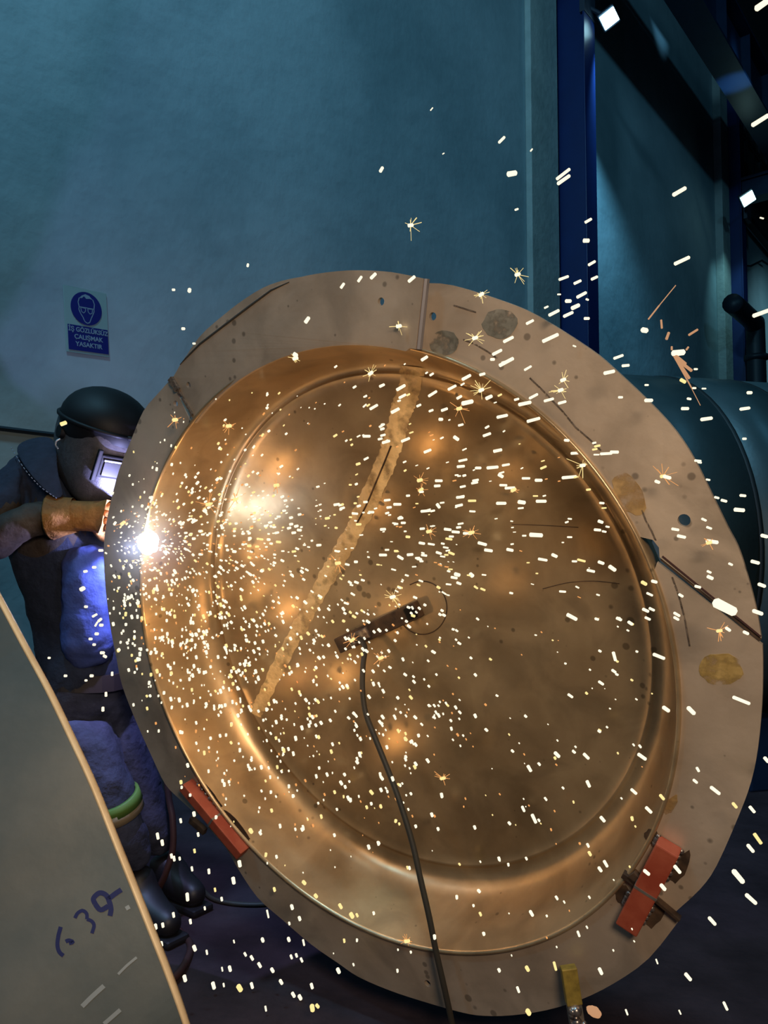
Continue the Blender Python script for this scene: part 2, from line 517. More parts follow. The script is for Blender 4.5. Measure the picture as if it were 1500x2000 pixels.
b = bmesh.new()
hd = [(-.040, .120), (-.047, .098), (-.042, .072), (-.045, .060), (-.035, .038), (-.024, .022), (-.014, .0), (0.0, -.008), (.014, -.002), (.024, .022), (.033, .040), (.042, .060), (.042, .072), (.046, .100), (.038, .122)]
strip(b, hd, .005, .0062)
for sx in (-1, 1):
    strip(b, [(sx * .006, .070), (sx * .034, .072), (sx * .030, .050), (sx * .018, .044), (sx * .008, .054)], .004, .0062, True)
strip(b, [(-.042, .074), (.042, .074)], .004, .0062)
hair = [(-.040, .120), (-.024, .136), (-.004, .146), (.018, .141), (.038, .122), (.020, .126), (.0, .122), (-.012, .134), (-.024, .122)]
b.faces.new([b.verts.new((x, y, .0062)) for x, y in hair])
obj('goggles_pictogram', b, M_signink, t)
for txt, y, sz in (('İŞ GÖZLÜKSÜZ', -.058, .0335), ('ÇALIŞMAK', -.096, .0335), ('YASAKTIR', -.134, .0335)):
    c = bpy.data.curves.new('lettering', 'FONT'); c.body = txt; c.size = sz; c.align_x = 'CENTER'; c.extrude = 0.0006; c.offset = 0.0007
    tmp = bpy.data.objects.new('tmp_text', c); COL.objects.link(tmp); c.materials.append(M_signink)
    bpy.context.evaluated_depsgraph_get().update()
    me_t = bpy.data.meshes.new_from_object(tmp.evaluated_get(bpy.context.evaluated_depsgraph_get())); bpy.data.objects.remove(tmp)
    o = bpy.data.objects.new('lettering', me_t); COL.objects.link(o); o.parent = t; o.location = (0.004, y - .002, .0062)
    if txt.startswith('İ'):
        o.scale = (0.93, 1, 1)

# ------------------------------------------------------------------ dished end with its flange
def cs(v):                     # camera-space direction to world
    return (W(v) - W((0, 0, 0))).normalized()


n_w, e1 = cs((-0.524, 0.165, -0.83558)), cs((0.85171826, 0.10151244, -0.51407317))
e2 = n_w.cross(e1)
C_w = W((-0.0675, 0.3312, 1.8))
MD = Matrix.Translation(C_w) @ Matrix((e1, e2, n_w)).transposed().to_4x4()
MDI = MD.inverted()


def uv(px, py, h=0.0):
    """where the sight line through a measured point meets the flange plane raised by h"""
    r = ray(px, py); o = Vector((0, 0, CAM_Z))
    c = C_w + n_w * h
    t = (c - o).dot(n_w) / r.dot(n_w)
    q = MDI @ (o + r * t)
    return q.x, q.y


def four(c, th):
    return c[0] + sum(c[2 * k - 1] * math.cos(k * th) + c[2 * k] * math.sin(k * th) for k in range(1, 4))


LIP = [0.7244, 0.0043, -0.0054, 0.0018, -0.0037, -0.0036, 0.0009]
FLO = [0.6319, -0.0026, 0.0071, -0.0038, -0.0119, 0.0026, 0.0027]
HF = -0.203


def lipr(th):
    return four(LIP, th)


# profile: (kind, fraction, height): 'l' = share of lip radius, 'm' = blend lip->floor, 'f' = share of floor radius
PROF = [('l', 1.0, -0.012), ('l', 1.0, 0.006), ('l', 0.996, 0.009), ('l', 0.990, 0.008), ('l', 0.987, 0.0),
        ('l', 0.985, -0.03), ('m', .10, -.06), ('m', .14, -.09), ('m', .20, -.118), ('m', .29, -.145), ('m', .41, -.168), ('m', .56, -.186),
        ('m', .72, -.196), ('m', .86, -.200), ('m', .93, -.199), ('m', .97, -.197), ('m', 1.0, -.199), ('f', .985, -.205), ('f', .965, -.209), ('f', .90, -.212),
        ('f', .78, -.217), ('f', .60, -.223), ('f', .40, -.228), ('f', .20, -.231), ('f', .06, -.232)]


def prad(k, f, th):
    L = lipr(th); Fl = four(FLO, th)
    return L * f if k == 'l' else (L * .985 * (1 - f) + Fl * f if k == 'm' else Fl * f)


dish = thing('dished_tank_end', 'huge round dished steel tank end with segmented flange, tilted upright, showered by sparks', 'tank end', matrix=MD)
NT = 192
bm = bmesh.new()
rings = []
for (k, f, h) in PROF:
    rings.append([bm.verts.new((prad(k, f, 2 * PI * i / NT) * math.cos(2 * PI * i / NT), prad(k, f, 2 * PI * i / NT) * math.sin(2 * PI * i / NT),
                                h + (0.0015 * math.sin(3 * 2 * PI * i / NT + 1) if h < -.19 else 0))) for i in range(NT)])
for a, c in zip(rings, rings[1:]):
    for i in range(NT):
        bm.faces.new((a[i], a[(i + 1) % NT], c[(i + 1) % NT], c[i]))
bm.faces.new(rings[-1])
back = []
for (k, f, h) in (('l', 1.0, -0.03), ('m', .06, -.09), ('m', .20, -.15), ('m', .45, -.20), ('m', .8, -.222), ('f', .6, -.24), ('f', .06, -.25)):
    back.append([bm.verts.new((prad(k, f, 2 * PI * i / NT) * math.cos(2 * PI * i / NT), prad(k, f, 2 * PI * i / NT) * math.sin(2 * PI * i / NT), h)) for i in range(NT)])
for a, c in zip([rings[0]] + back, back):
    for i in range(NT):
        bm.faces.new((a[i], c[i], c[(i + 1) % NT], a[(i + 1) % NT]))
bm.faces.new(back[-1][::-1])
dish_o = obj('dish', bm, M_dish, dish, True)
me = dish_o.data
bvh = BVHTree.FromPolygons([MD @ v.co for v in me.vertices], [p.vertices[:] for p in me.polygons])
CAMP = Vector((0, 0, CAM_Z))


def hit_dish(px, py):
    r = ray(px, py).normalized()
    h = bvh.ray_cast(CAMP, r)
    return (MDI @ h[0], (MDI.to_3x3() @ h[1]).normalized()) if h[0] is not None else (None, None)


def arc_lip(px0, py0, px1, py1, n=24, k=0.995, ccw=True):
    a0 = math.atan2(*reversed(uv(px0, py0))); a1 = math.atan2(*reversed(uv(px1, py1)))
    if ccw:
        while a1 < a0: a1 += 2 * PI
    else:
        while a1 > a0: a1 -= 2 * PI
    return [(lipr(a0 + (a1 - a0) * i / n) * k * math.cos(a0 + (a1 - a0) * i / n), lipr(a0 + (a1 - a0) * i / n) * k * math.sin(a0 + (a1 - a0) * i / n)) for i in range(n + 1)]


def dense(pts, m=3):
    return [(p.x, p.y) for p in smooth_path([Vector((*q, 0)) for q in pts], m)]


def hole(px, py, r, h=0.0, n=20):
    u, v = uv(px, py, h)
    return [(u + r * math.cos(2 * PI * i / n), v + r * math.sin(2 * PI * i / n)) for i in range(n)]


TH = 0.010
# A, upper left, rides up in front of its neighbour at the top seam
aS1 = math.atan2(*reversed(uv(820, 600))); aS5 = math.atan2(*reversed(uv(350, 770)))


def hA(u, v):
    a = math.atan2(v, u)
    f_ = (aS5 - a) / (aS5 - aS1)
    return 0.002 + 0.026 * max(0, min(1.1, f_))


def uvA(px, py):
    h = 0.0
    for _ in range(4):
        q = uv(px, py, h); h = hA(*q)
    return q


outA = [(338, 737), (362, 697), (390, 669), (437, 633), (483, 598), (530, 563), (570, 546), (617, 535), (683, 528), (750, 530), (790, 536), (827, 544)]
innA = [(812, 682), (800, 680)]
u_out = dense([uvA(*p) for p in outA], 3)
u_in = [uvA(*p) for p in innA]
lipA = arc_lip(806, 684, 378, 822, 36, 0.985)
loopA = u_out + u_in + lipA
bm = bmesh.new()
plate(bm, loopA, [hole(744, 589, .0082, hA(*uvA(744, 589))), hole(370, 752, .0078)], lambda u, v: hA(u, v) - TH, lambda u, v: hA(u, v))
plA = obj('flange_plate', bm, M_flange, dish)
# dull burnt end face of that plate
bm = bmesh.new()
a_, c_ = uvA(827, 544), uvA(812, 682)
tube(bm, [(a_[0] + .002, a_[1], .020), (c_[0] + .002, c_[1], .020)], 0.0075, 8); obj('plate_end', bm, M_edge, dish, label='grey burred end of the raised flange plate')
# backing ring that shows behind the chord at the upper left
bm = bmesh.new()
bo = dense([uv(*p, -0.03) for p in ((350, 722), (390, 660), (437, 617), (483, 582), (530, 556), (590, 541), (640, 540))], 3)
bi = [(x * .93, y * .93) for x, y in reversed(bo)]
plate(bm, bo + bi, [], lambda u, v: -0.036, lambda u, v: -0.026)
obj('backing_strip', bm, M_flange, dish)

flat0, flat1 = (lambda u, v: -TH), (lambda u, v: 0.0)


def plate_part(outer, seam_end, lip_from, lip_to, holes, notch=None, dz=0.0):
    o_ = dense([uv(*p) for p in outer], 3)
    l_ = arc_lip(*lip_from, *lip_to, n=40, k=0.994)
    if notch:
        l_ = notch(l_)
    b_ = bmesh.new()
    plate(b_, o_ + l_, holes, lambda u, v: -TH + dz, lambda u, v: dz)
    return obj('flange_plate', b_, M_flange, dish)


# every outline runs clockwise on screen, the lip arc closes it anticlockwise in the plate's own frame
def notchB(l):
    c = Vector((*uv(1256, 1079), 0)); R_ = 0.030
    out = []
    for q in l:
        v_ = Vector((*q, 0)) - c
        if v_.length < R_:
            v_ = Vector((q[0], q[1], 0)).normalized()
            # push out to the far side of the hole
            a = Vector((*q, 0)) - c; dn = v_
            bq = a.dot(dn); cq = a.length_squared - R_ * R_
            tt = -bq + math.sqrt(max(0, bq * bq - cq))
            out.append((q[0] + dn.x * tt, q[1] + dn.y * tt))
        else:
            out.append(q)
    return out


plate_part([(815, 552), (830, 553), (883, 557), (983, 588), (1050, 617), (1150, 680), (1197, 718), (1271, 788), (1320, 842), (1356, 897), (1389, 963),
            (1422, 1031), (1441, 1067), (1457, 1114), (1477, 1188), (1487, 1247)], None, (1290, 1088), (806, 684),
           [hole(845, 618, .0082), hole(1336, 1016, .0110)], notchB)
plate_part([(1489, 1260), (1490, 1304), (1488, 1380), (1480, 1463), (1467, 1527), (1443, 1593), (1400, 1690), (1367, 1737), (1318, 1782)], None,
           (1218, 1702), (1291, 1096), [], notchB)
plate_part([(1327, 1797), (1267, 1872), (1200, 1920), (1133, 1953), (1067, 1973), (1000, 1983), (945, 1984), (900, 1977), (823, 1955), (760, 1934), (700, 1908),
            (660, 1881), (607, 1844), (551, 1796), (503, 1753), (465, 1697), (440, 1655), (405, 1615)], None, (428, 1583), (1214, 1712),
           [hole(835, 1921, .0085)])
plate_part([(385, 1592), (352, 1562), (323, 1532), (298, 1481), (264, 1405), (238, 1337), (227, 1283), (217, 1233), (208, 1167), (204, 1117), (203, 1067), (207, 1027), (217, 977),
            (233, 917), (257, 857), (280, 803), (310, 767), (334, 740)], None, (371, 824), (415, 1565),
           [hole(343, 789, .0082)])


def bar_local(bm_, p0, p1, wd, z0, z1, bev=0.003):
    a, c = Vector((*p0, 0)), Vector((*p1, 0))
    d_ = (c - a); L = d_.length; ang = math.atan2(d_.y, d_.x)
    m_ = (a + c) / 2
    box(bm_, (m_.x, m_.y, (z0 + z1) / 2), (L, wd, z1 - z0), Matrix.Rotation(ang, 3, 'Z'), bev)


def strongback(pts, wd, hz, beads, label, wedge):
    a, c = uv(*pts[0], hz), uv(*pts[1], hz)
    b_ = bmesh.new(); bar_local(b_, a, c, wd, 0.001, hz)
    r_ = obj('strongback', b_, M_red, dish, label=label)
    va, vc = Vector((*a, 0)), Vector((*c, 0)); dd = (vc - va).normalized(); pp = Vector((-dd.y, dd.x, 0))
    # split line across the middle
    b_ = bmesh.new(); box(b_, (va + vc) / 2 + Vector((0, 0, hz / 2)) + dd * .004, (.006, wd * 1.03, hz * 1.03), Matrix.Rotation(math.atan2(dd.y, dd.x), 3, 'Z')); obj('joint', b_, M_post, r_)
    for (f0, f1, side) in beads:
        b_ = bmesh.new()
        n_ = 6
        for i in range(n_):
            q = va.lerp(vc, f0 + (f1 - f0) * i / (n_ - 1)) + pp * side * (wd / 2 + .001)
            bmesh.ops.create_icosphere(b_, subdivisions=2, radius=.005 + .003 * random.random(), matrix=Matrix.Translation(q + Vector((0, 0, .004))) @ Matrix.Diagonal((1, 1, .8, 1)))
        obj('weld_bead', b_, M_bead, r_, True)
        b_ = bmesh.new()
        q0, q1 = va.lerp(vc, f0 - .04) + pp * side * (wd / 2 + .012), va.lerp(vc, f1 + .04) + pp * side * (wd / 2 + .012)
        pts_ = []
        for i in range(14):
            ang = 2 * PI * i / 14
            m_ = (q0 + q1) / 2
            e_ = dd * math.cos(ang) * (q1 - q0).length / 2 + pp * math.sin(ang) * .014
            e_ *= random.uniform(.8, 1.1)
            pts_.append((m_ + e_)[:2])
        plate(b_, pts_, [], lambda u, v: 0.0002, lambda u, v: 0.0012)
        obj('burn_mark', b_, M_dark, r_)
    for (w0, w1, ww) in wedge:
        b_ = bmesh.new(); bar_local(b_, uv(*w0, .01), uv(*w1, .01), ww, .001, .016, .001); obj('wedge', b_, M_dark, r_)
    return r_


strongback([(1303, 1662), (1222, 1818)], 0.044, 0.036, [(.03, .36, 1), (.62, .92, 1), (.02, .10, -1), (.74, .86, -1)],
           'red primed steel bar tacked across the lower right joint', [((1216, 1707), (1248, 1728), .012), ((1232, 1706), (1246, 1722), .022), ((1275, 1752), (1328, 1796), .007)])
strongback([(353, 1538), (466, 1674)], 0.030, 0.040, [(0.1, .45, 1), (.55, .95, 1)],
           'red primed steel bar tacked across the lower left joint', [((372, 1600), (400, 1625), .02)])

# gap lines, end burrs and marker lines
def local_line(name, pts, wd, z, m, h=0.0, th=.001, parent=None, label=None):
    b_ = bmesh.new()
    q = [uv(*p, h) for p in pts]
    for a, c in zip(q, q[1:]):
        bar_local(b_, a, c, wd, z, z + th, 0)
    return obj(name, b_, m, parent or dish, label=label)


local_line('seam_shadow', [(1291, 1092), (1485, 1251)], .006, -.006, M_dark, th=.004, label='dark strip painted as shadow in the open joint')  # shade inside the open joint, drawn as a dark strip
local_line('seam_rod', [(1294, 1086), (1486, 1243)], .003, -.001, M_rubber2, th=.003)
local_line('marker_line', [(1035, 738), (1060, 762), (1098, 802), (1125, 835), (1152, 858), (1174, 880)], .0028, .0, M_mark)
local_line('marker_line', [(905, 663), (930, 673), (955, 688), (972, 700)], .0028, .0, M_mark)
local_line('marker_line', [(1254, 996), (1262, 1018), (1273, 1037), (1281, 1056)], .0028, .0, M_mark)
local_line('marker_line', [(1313, 1127), (1325, 1160), (1337, 1205), (1347, 1262)], .0028, .0, M_mark)
local_line('marker_line', [(885, 596), (905, 602), (930, 610)], .0028, .0, M_mark)
local_line('tack_iron', [(337, 739), (351, 762)], .016, .002, M_mark, th=.010, label='black tack iron bridging the upper left joint')
local_line('tack_wire', [(351, 762), (378, 809), (375, 826)], .006, .002, M_mark, th=.006)
local_line('painted_shadow', [(829, 556), (823, 600), (817, 645), (812, 680)], .012, .0005, M_dark, th=.0008, label='dark painted shadow strip beside the top joint')  # shadow of the raised plate, laid on as a dark strip
bm = bmesh.new()
tube(bm, [Vector((*uvA(x_, y_), hA(*uvA(x_, y_)) + .0005)) for x_, y_ in ((352, 712), (364, 699), (391, 672), (438, 636), (484, 601), (530, 567), (565, 551))], [.001, .0022, .003, .003, .003, .0025, .001], 6)
obj('edge_line', bm, M_rubber, dish)


def blob(px, py, ru, rv, m, name, z=.0005, label=None, n=22, rot=0.0, jit=.18):
    u, v = uv(px, py)
    pts = []
    for i in range(n):
        a = 2 * PI * i / n
        k = 1 + random.uniform(-jit, jit)
        x, y = ru * math.cos(a) * k, rv * math.sin(a) * k
        pts.append((u + x * math.cos(rot) - y * math.sin(rot), v + x * math.sin(rot) + y * math.cos(rot)))
    b_ = bmesh.new(); plate(b_, pts, [], lambda u, v: z - .0004, lambda u, v: z + .0004)
    return obj(name, b_, m, dish, label=label)


blob(867, 670, .034, .026, M_patch, 'ground_patch', jit=.06, label='grey ground oval patch near the top joint')
blob(976, 632, .036, .028, M_patch, 'ground_patch', jit=.06, label='grey ground patch on the upper right flange')
blob(1408, 1308, .036, .030, M_stain, 'stain', label='ochre scorch stain on the right flange', rot=.5, jit=.09)
blob(1228, 965, .040, .026, M_tan, 'stain', rot=-1.0, jit=.10)
blob(1310, 1572, .008, .024, M_tan, 'tack_scar', rot=-.35, jit=.12)

# weld seam across the dish
def on_dish_strip(name, pts, wd, m, raise_=.0015, label=None, jit=0.0):
    path = [Vector((*p, 0)) for p in pts]
    sm = smooth_path(path, 10)
    b_ = bmesh.new(); rows = []
    for i, p in enumerate(sm):
        t_ = (sm[min(i + 1, len(sm) - 1)] - sm[max(i - 1, 0)]).normalized(); nn = Vector((-t_.y, t_.x, 0))
        ww = wd * (1 + random.uniform(-jit, jit)) if not isinstance(wd, (list, tuple)) else (wd[0] + (wd[1] - wd[0]) * i / len(sm)) * (1 + random.uniform(-jit, jit))
        row = []
        for k in (-1, -.4, .4, 1):
            q = p + nn * ww * .5 * k
            h_, n_ = hit_dish(q.x, q.y)
            if h_ is None:
                row = None; break
            row.append(b_.verts.new(h_ + Vector((0, 0, 1)) * raise_ * (1.6 if abs(k) < .5 else .5)))
        rows.append(row)
    for a, c in zip(rows, rows[1:]):
        if a and c:
            for k in range(3):
                b_.faces.new((a[k], a[k + 1], c[k + 1], c[k]))
    return obj(name, b_, m, dish, True, label)


on_dish_strip('weld_seam', [(806, 716), (800, 760), (785, 800), (772, 850), (755, 900), (735, 945), (705, 1010), (672, 1070), (640, 1125), (610, 1180), (580, 1235), (545, 1300), (512, 1370), (498, 1395)],
              (46, 24), M_seam, .002, 'bright ground weld running down the dish', .14)
on_dish_strip('weld_line', [(766, 870), (752, 905), (735, 945), (718, 985), (700, 1020)], 2.2, M_dark, .0055)
# scribed circle
on_dish_strip('scribed_circle', [(825 + 48 * math.cos(a), 1187 + 52 * math.sin(a)) for a in [x * .35 for x in range(-6, 10)]], 2.2, M_dark, .001)
on_dish_strip('scratch', [(1000, 1024), (1060, 1026), (1130, 1030)], 1.6, M_dark, .0008)
on_dish_strip('scratch', [(1060, 1150), (1110, 1138), (1160, 1135), (1210, 1140)], 1.6, M_dark, .0008)

# bar and cable in the middle of the dish
p0, n0 = hit_dish(674, 1254); p1, n1 = hit_dish(824, 1186)
bar_m = thing('clamp_bar', 'dark rusty steel bar stuck across the middle of the dish', 'bar', matrix=MD)
bm = bmesh.new()
a, c = p0 + Vector((0, 0, .028)), p1 + Vector((0, 0, .014))
d_ = c - a
ux = d_.normalized(); uy = Vector((0, 0, 1)).cross(ux).normalized(); uz = ux.cross(uy)
Rb = Matrix((ux, uy, uz)).transposed()
box(bm, (a + c) / 2, (d_.length, .042, .026), Rb, .003)
obj('bar', bm, M_dark, bar_m)
bm = bmesh.new(); box(bm, a.lerp(c, .30) + uz * .016, (.07, .030, .012), Rb, .003); obj('lug', bm, M_bead, bar_m)
bm = bmesh.new(); box(bm, a.lerp(c, .93) + uz * .012, (.028, .032, .016), Rb, .003); obj('end_clip', bm, M_black, bar_m)
cab = []
top = a.lerp(c, .27) + uz * .022
for (px, py, hh) in ((712, 1262, -.165), (709, 1300, -.13), (708, 1345, -.10), (714, 1392, -.08), (732, 1440, -.06), (758, 1505, -.04), (782, 1570, -.02), (805, 1645, .0), (822, 1720, .02), (838, 1790, .035), (852, 1860, .045), (868, 1930, .05), (885, 2010, .05), (896, 2080, .05)):
    cab.append(Vector((*uv(px, py, hh), hh)))
last = MD @ cab[-1]
fl = [MDI @ Vector((last.x + .02, last.y - .05, .016)), MDI @ Vector((last.x + .12, last.y - .5, .014))]
bm = bmesh.new(); tube(bm, smooth_path([top] + cab + fl, 6), .0072, 10)
obj('cable', bm, M_rubber, bar_m, True, 'dark rubber cable hanging from the bar down to the floor')

# support post in front of the bottom flange
ptop = MD @ Vector((*uv(1110, 1889, .03), .03))
post = thing('support_post', 'worn square steel prop standing against the bottom of the flange', 'prop', (ptop.x + .01, ptop.y - .01, 0))
rel = ptop - post.location
RP = Matrix.Rotation(math.radians(-12), 3, 'Z') @ Matrix.Rotation(math.radians(6), 3, 'Y')
bm = bmesh.new()
v0, v1 = Vector((0.035, -.01, 0.004)), rel
dd = (v1 - v0).normalized(); ax = Vector((1, 0, 0)); ax = (ax - dd * ax.dot(dd)).normalized(); ay = dd.cross(ax)
RQ = Matrix((ax, ay, dd)).transposed()
box(bm, (v0 + v1) / 2, (.030, .022, (v1 - v0).length), RQ, .002); obj('leg', bm, M_post, post)
bm = bmesh.new(); box(bm, v1 - dd * .035, (.032, .024, .072), RQ, .002); obj('sleeve', bm, M_posty, post, label='yellow printed sleeve')
bm = bmesh.new()
for i in range(10):
    bmesh.ops.create_icosphere(bm, subdivisions=2, radius=random.uniform(.006, .012), matrix=Matrix.Translation(v1 - dd * random.uniform(.075, .11) - ay * .014 + ax * random.uniform(-.012, .012)))
obj('weld_bead', bm, M_bead, post, True)
bm = bmesh.new(); box(bm, (0.035, -.01, .006), (.12, .12, .012), None, .002); obj('foot_plate', bm, M_post, post)

# ------------------------------------------------------------------ vessel behind, right
vd = Vector((0.974, 0.225, 0)).normalized()
vq = Vector((vd.y, -vd.x, 0))
VR = 1.02
v_c = P(1230, 1000, 4.6)
v0 = Vector((v_c.x, v_c.y, 1.22)) - vd * 0.5
vs = thing('storage_tank', 'big dark teal cylindrical tank lying behind the dished end', 'tank', (v0.x, v0.y, 0))
v0r = Vector((0, 0, v0.z))


def ring_pts(c, R_, n=72):
    return [c + vq * R_ * math.cos(2 * PI * i / n) + Vector((0, 0, 1)) * R_ * math.sin(2 * PI * i / n) for i in range(n)]


def lathe_v(prof):
    b_ = bmesh.new(); rs = [[b_.verts.new(q) for q in ring_pts(v0r + vd * x, r_)] for x, r_ in prof]
    for a, c in zip(rs, rs[1:]):
        for i in range(72):
            b_.faces.new((a[i], a[(i + 1) % 72], c[(i + 1) % 72], c[i]))
    b_.faces.new(rs[0]); b_.faces.new(rs[-1][::-1])
    return b_


obj('end_cap', lathe_v([(-.30, .15), (-.27, .5), (-.18, .8), (-.08, .95), (0, VR)]), M_vessel, vs, True)
edges_ = [0, .58, 1.0, 1.75, 2.65, 3.6, 5.0]
for i, (x0, x1) in enumerate(zip(edges_, edges_[1:])):
    obj('shell_course', lathe_v([(x0 + .004, VR - .01), (x0 + .006, VR + .004 * (i % 2)), (x1 - .006, VR + .004 * (i % 2)), (x1 - .004, VR - .01)]), M_vessel, vs, True)
for x0 in edges_[1:-1]:
    obj('weld_seam', lathe_v([(x0 - .014, VR - .01), (x0 - .010, VR + .005), (x0 + .010, VR + .005), (x0 + .014, VR - .01)]), M_vseam, vs, True)
for x0 in (.8, 3.6):
    b_ = bmesh.new(); box(b_, v0r + vd * x0 - Vector((0, 0, v0.z - .18)), (.2, 1.5, .36), Matrix((vd, -vq, Vector((0, 0, 1)))).transposed(), .01); obj('saddle', b_, M_girder, vs)

# ------------------------------------------------------------------ rolled plate in the left foreground
Ep = [(-60, 1058, 1.24), (-20, 1122, 1.21), (0, 1155, 1.20), (55, 1258, 1.17), (102, 1345, 1.14), (149, 1443, 1.11), (191, 1535, 1.085), (238, 1653, 1.06), (289, 1781, 1.03), (336, 1900, 1.01), (372, 2000, 1.00), (412, 2125, 1.0), (455, 2280, 1.0), (500, 2480, 1.0), (545, 2780, 1.0)]
E3 = smooth_path([P(x - 12, y + 3, d) for x, y, d in Ep], 5)
wv = (P(-170, 1550, 1.16) - P(191, 1535 - 190, 1.10)).normalized()
wv = (W((-.78, .50, -.22)) - W((0, 0, 0))).normalized()
plt = thing('rolled_plate', 'grey rolled steel plate close to the camera with blue marker digits', 'steel plate', (E3[-1].x, E3[-1].y, 0))
rp = plt.location.copy()
T3 = [(E3[min(i + 1, len(E3) - 1)] - E3[max(i - 1, 0)]).normalized() for i in range(len(E3))]
nrm3 = [(t_.cross(wv)).normalized() for t_ in T3]
nrm3 = [q if q.dot(CAMP - E3[i]) > 0 else -q for i, q in enumerate(nrm3)]
THK = 0.018
bm = bmesh.new()
K_ = 12
fr = [[bm.verts.new(E3[i] + wv * (1.0 * k / K_) - Vector((0, 0, .0)) - rp) for k in range(K_ + 1)] for i in range(len(E3))]
bk = [[bm.verts.new(E3[i] + wv * (1.0 * k / K_) - nrm3[i] * THK - rp) for k in range(K_ + 1)] for i in range(len(E3))]
for i in range(len(E3) - 1):
    for k in range(K_):
        bm.faces.new((fr[i][k], fr[i][k + 1], fr[i + 1][k + 1], fr[i + 1][k]))
        bm.faces.new((bk[i][k], bk[i + 1][k], bk[i + 1][k + 1], bk[i][k + 1]))
    bm.faces.new((fr[i][K_], bk[i][K_], bk[i + 1][K_], fr[i + 1][K_]))
    bm.faces.new((fr[i][0], fr[i + 1][0], bk[i + 1][0], bk[i][0]))
for k in range(K_):
    bm.faces.new((fr[0][k], bk[0][k], bk[0][k + 1], fr[0][k + 1]))
    bm.faces.new((fr[-1][k], fr[-1][k + 1], bk[-1][k + 1], bk[-1][k]))
po = obj('plate_face', bm, M_shell, plt, True)
for poly in po.data.polygons:
    poly.use_smooth = False
bvp = BVHTree.FromPolygons([v.co + rp for v in po.data.vertices], [p.vertices[:] for p in po.data.polygons])
# bright cut edge
bm = bmesh.new()
sec = []
for i in range(len(E3)):
    a = E3[i] + wv * .0015 + nrm3[i] * .0006; c = E3[i] - nrm3[i] * (THK + .0005)
    o_ = -wv
    sec.append([bm.verts.new(q - rp) for q in (a, a + o_ * .004, (a + c) / 2 + o_ * .0055, c + o_ * .004, c)])
for a, c in zip(sec, sec[1:]):
    for k in range(4):
        bm.faces.new((a[k], a[k + 1], c[k + 1], c[k]))
    bm.faces.new((a[4], a[0], c[0], c[4]))
obj('cut_edge', bm, M_shedge, plt, True, 'tan cut edge')


def on_plate(name, strokes, wd, m, label=None, up=.0006):
    b_ = bmesh.new()
    for st_ in strokes:
        sm = smooth_path([Vector((*p, 0)) for p in st_], 5)
        prev = None
        for i, p in enumerate(sm):
            t_ = (sm[min(i + 1, len(sm) - 1)] - sm[max(i - 1, 0)]).normalized(); nn = Vector((-t_.y, t_.x, 0)) * wd / 2
            row = []
            for q in (p + nn, p - nn):
                h_ = bvp.ray_cast(CAMP, ray(q.x, q.y).normalized())
                if h_[0] is not None:
                    row.append(b_.verts.new(h_[0] + (CAMP - h_[0]).normalized() * up - rp))
            if len(row) == 2 and prev:
                b_.faces.new((prev[0], prev[1], row[1], row[0]))
            prev = row if len(row) == 2 else None
    return obj(name, b_, m, plt, label=label)


def z2(pts):
    return [(60 + x * .2133, 1680 + y * .2133) for x, y in pts]


on_plate('marker_digit', [z2([(275, 610), (252, 700), (245, 780), (262, 840), (300, 875)]), z2([(320, 745), (350, 735), (385, 750), (350, 760)])], 8, M_ink, 'handwritten 6')
on_plate('marker_digit', [z2([(405, 530), (430, 485), (475, 462), (512, 490), (515, 540)]), z2([(515, 540), (560, 560), (580, 600), (560, 670)])], 7, M_ink, 'handwritten 3')
on_plate('marker_digit', [z2([(590, 400), (575, 350), (630, 300), (690, 320), (720, 380), (735, 450), (725, 510)]), z2([(590, 400), (640, 455), (710, 420)]), z2([(700, 365), (770, 310), (830, 270)])], 10, M_ink, 'handwritten 4 with a tail')
on_plate('scratch', [z2([(470, 1340), (560, 1250), (670, 1150)])], 9, M_scr)
on_plate('scratch', [z2([(800, 1045), (880, 965), (970, 890)])], 5, M_scr)
on_plate('scratch', [z2([(670, 1500), (740, 1440), (820, 1370)])], 8, M_scr)
on_plate('scratch', [z2([(870, 445), (905, 425)])], 8, M_scr)

# ------------------------------------------------------------------ welder
pr = P(200, 1500, 2.5)
person = thing('person', 'welder in dark blue work clothes and black welding mask leaning in behind the dish rim', 'person', (pr.x, pr.y, 0))


def L(px, py, d):
    return P(px, py, d) - person.location


J = [(L(160, 1335, 2.52), (.150, .120)),      # 0 pelvis
     (L(150, 1240, 2.50), (.140, .125)),      # 1 waist
     (L(135, 1130, 2.48), (.165, .140)),      # 2 chest low
     (L(110, 1010, 2.50), (.170, .150)),      # 3 chest
     (L(110, 915, 2.52), (.110, .110)),       # 4 neck base
     (L(160, 880, 2.50), (.062, .062)),       # 5 neck
     (L(200, 850, 2.46), (.085, .095)),       # 6 head
     (L(30, 935, 2.42), (.090, .090)),        # 7 near shoulder
     (L(-40, 1070, 2.30), (.072, .072)),      # 8 near elbow
     (L(55, 1018, 2.30), (.056, .056)),       # 9 near forearm
     (L(125, 1004, 2.33), (.040, .040)),      # 10 near wrist
     (L(160, 940, 2.66), (.080, .080)),       # 11 far shoulder
     (L(235, 1085, 2.70), (.062, .062)),      # 12 far elbow
     (L(262, 1060, 2.50), (.045, .045)),      # 13 far wrist
     (L(155, 1400, 2.46), (.105, .105)),      # 14 near hip
     (L(218, 1570, 2.42), (.080, .080)),      # 15 near knee
     (L(268, 1690, 2.48), (.064, .064)),      # 16 near ankle
     (L(215, 1400, 2.60), (.100, .100)),      # 17 far hip
     (L(275, 1560, 2.62), (.078, .078)),      # 18 far knee
     (L(320, 1665, 2.68), (.060, .060))]      # 19 far ankle
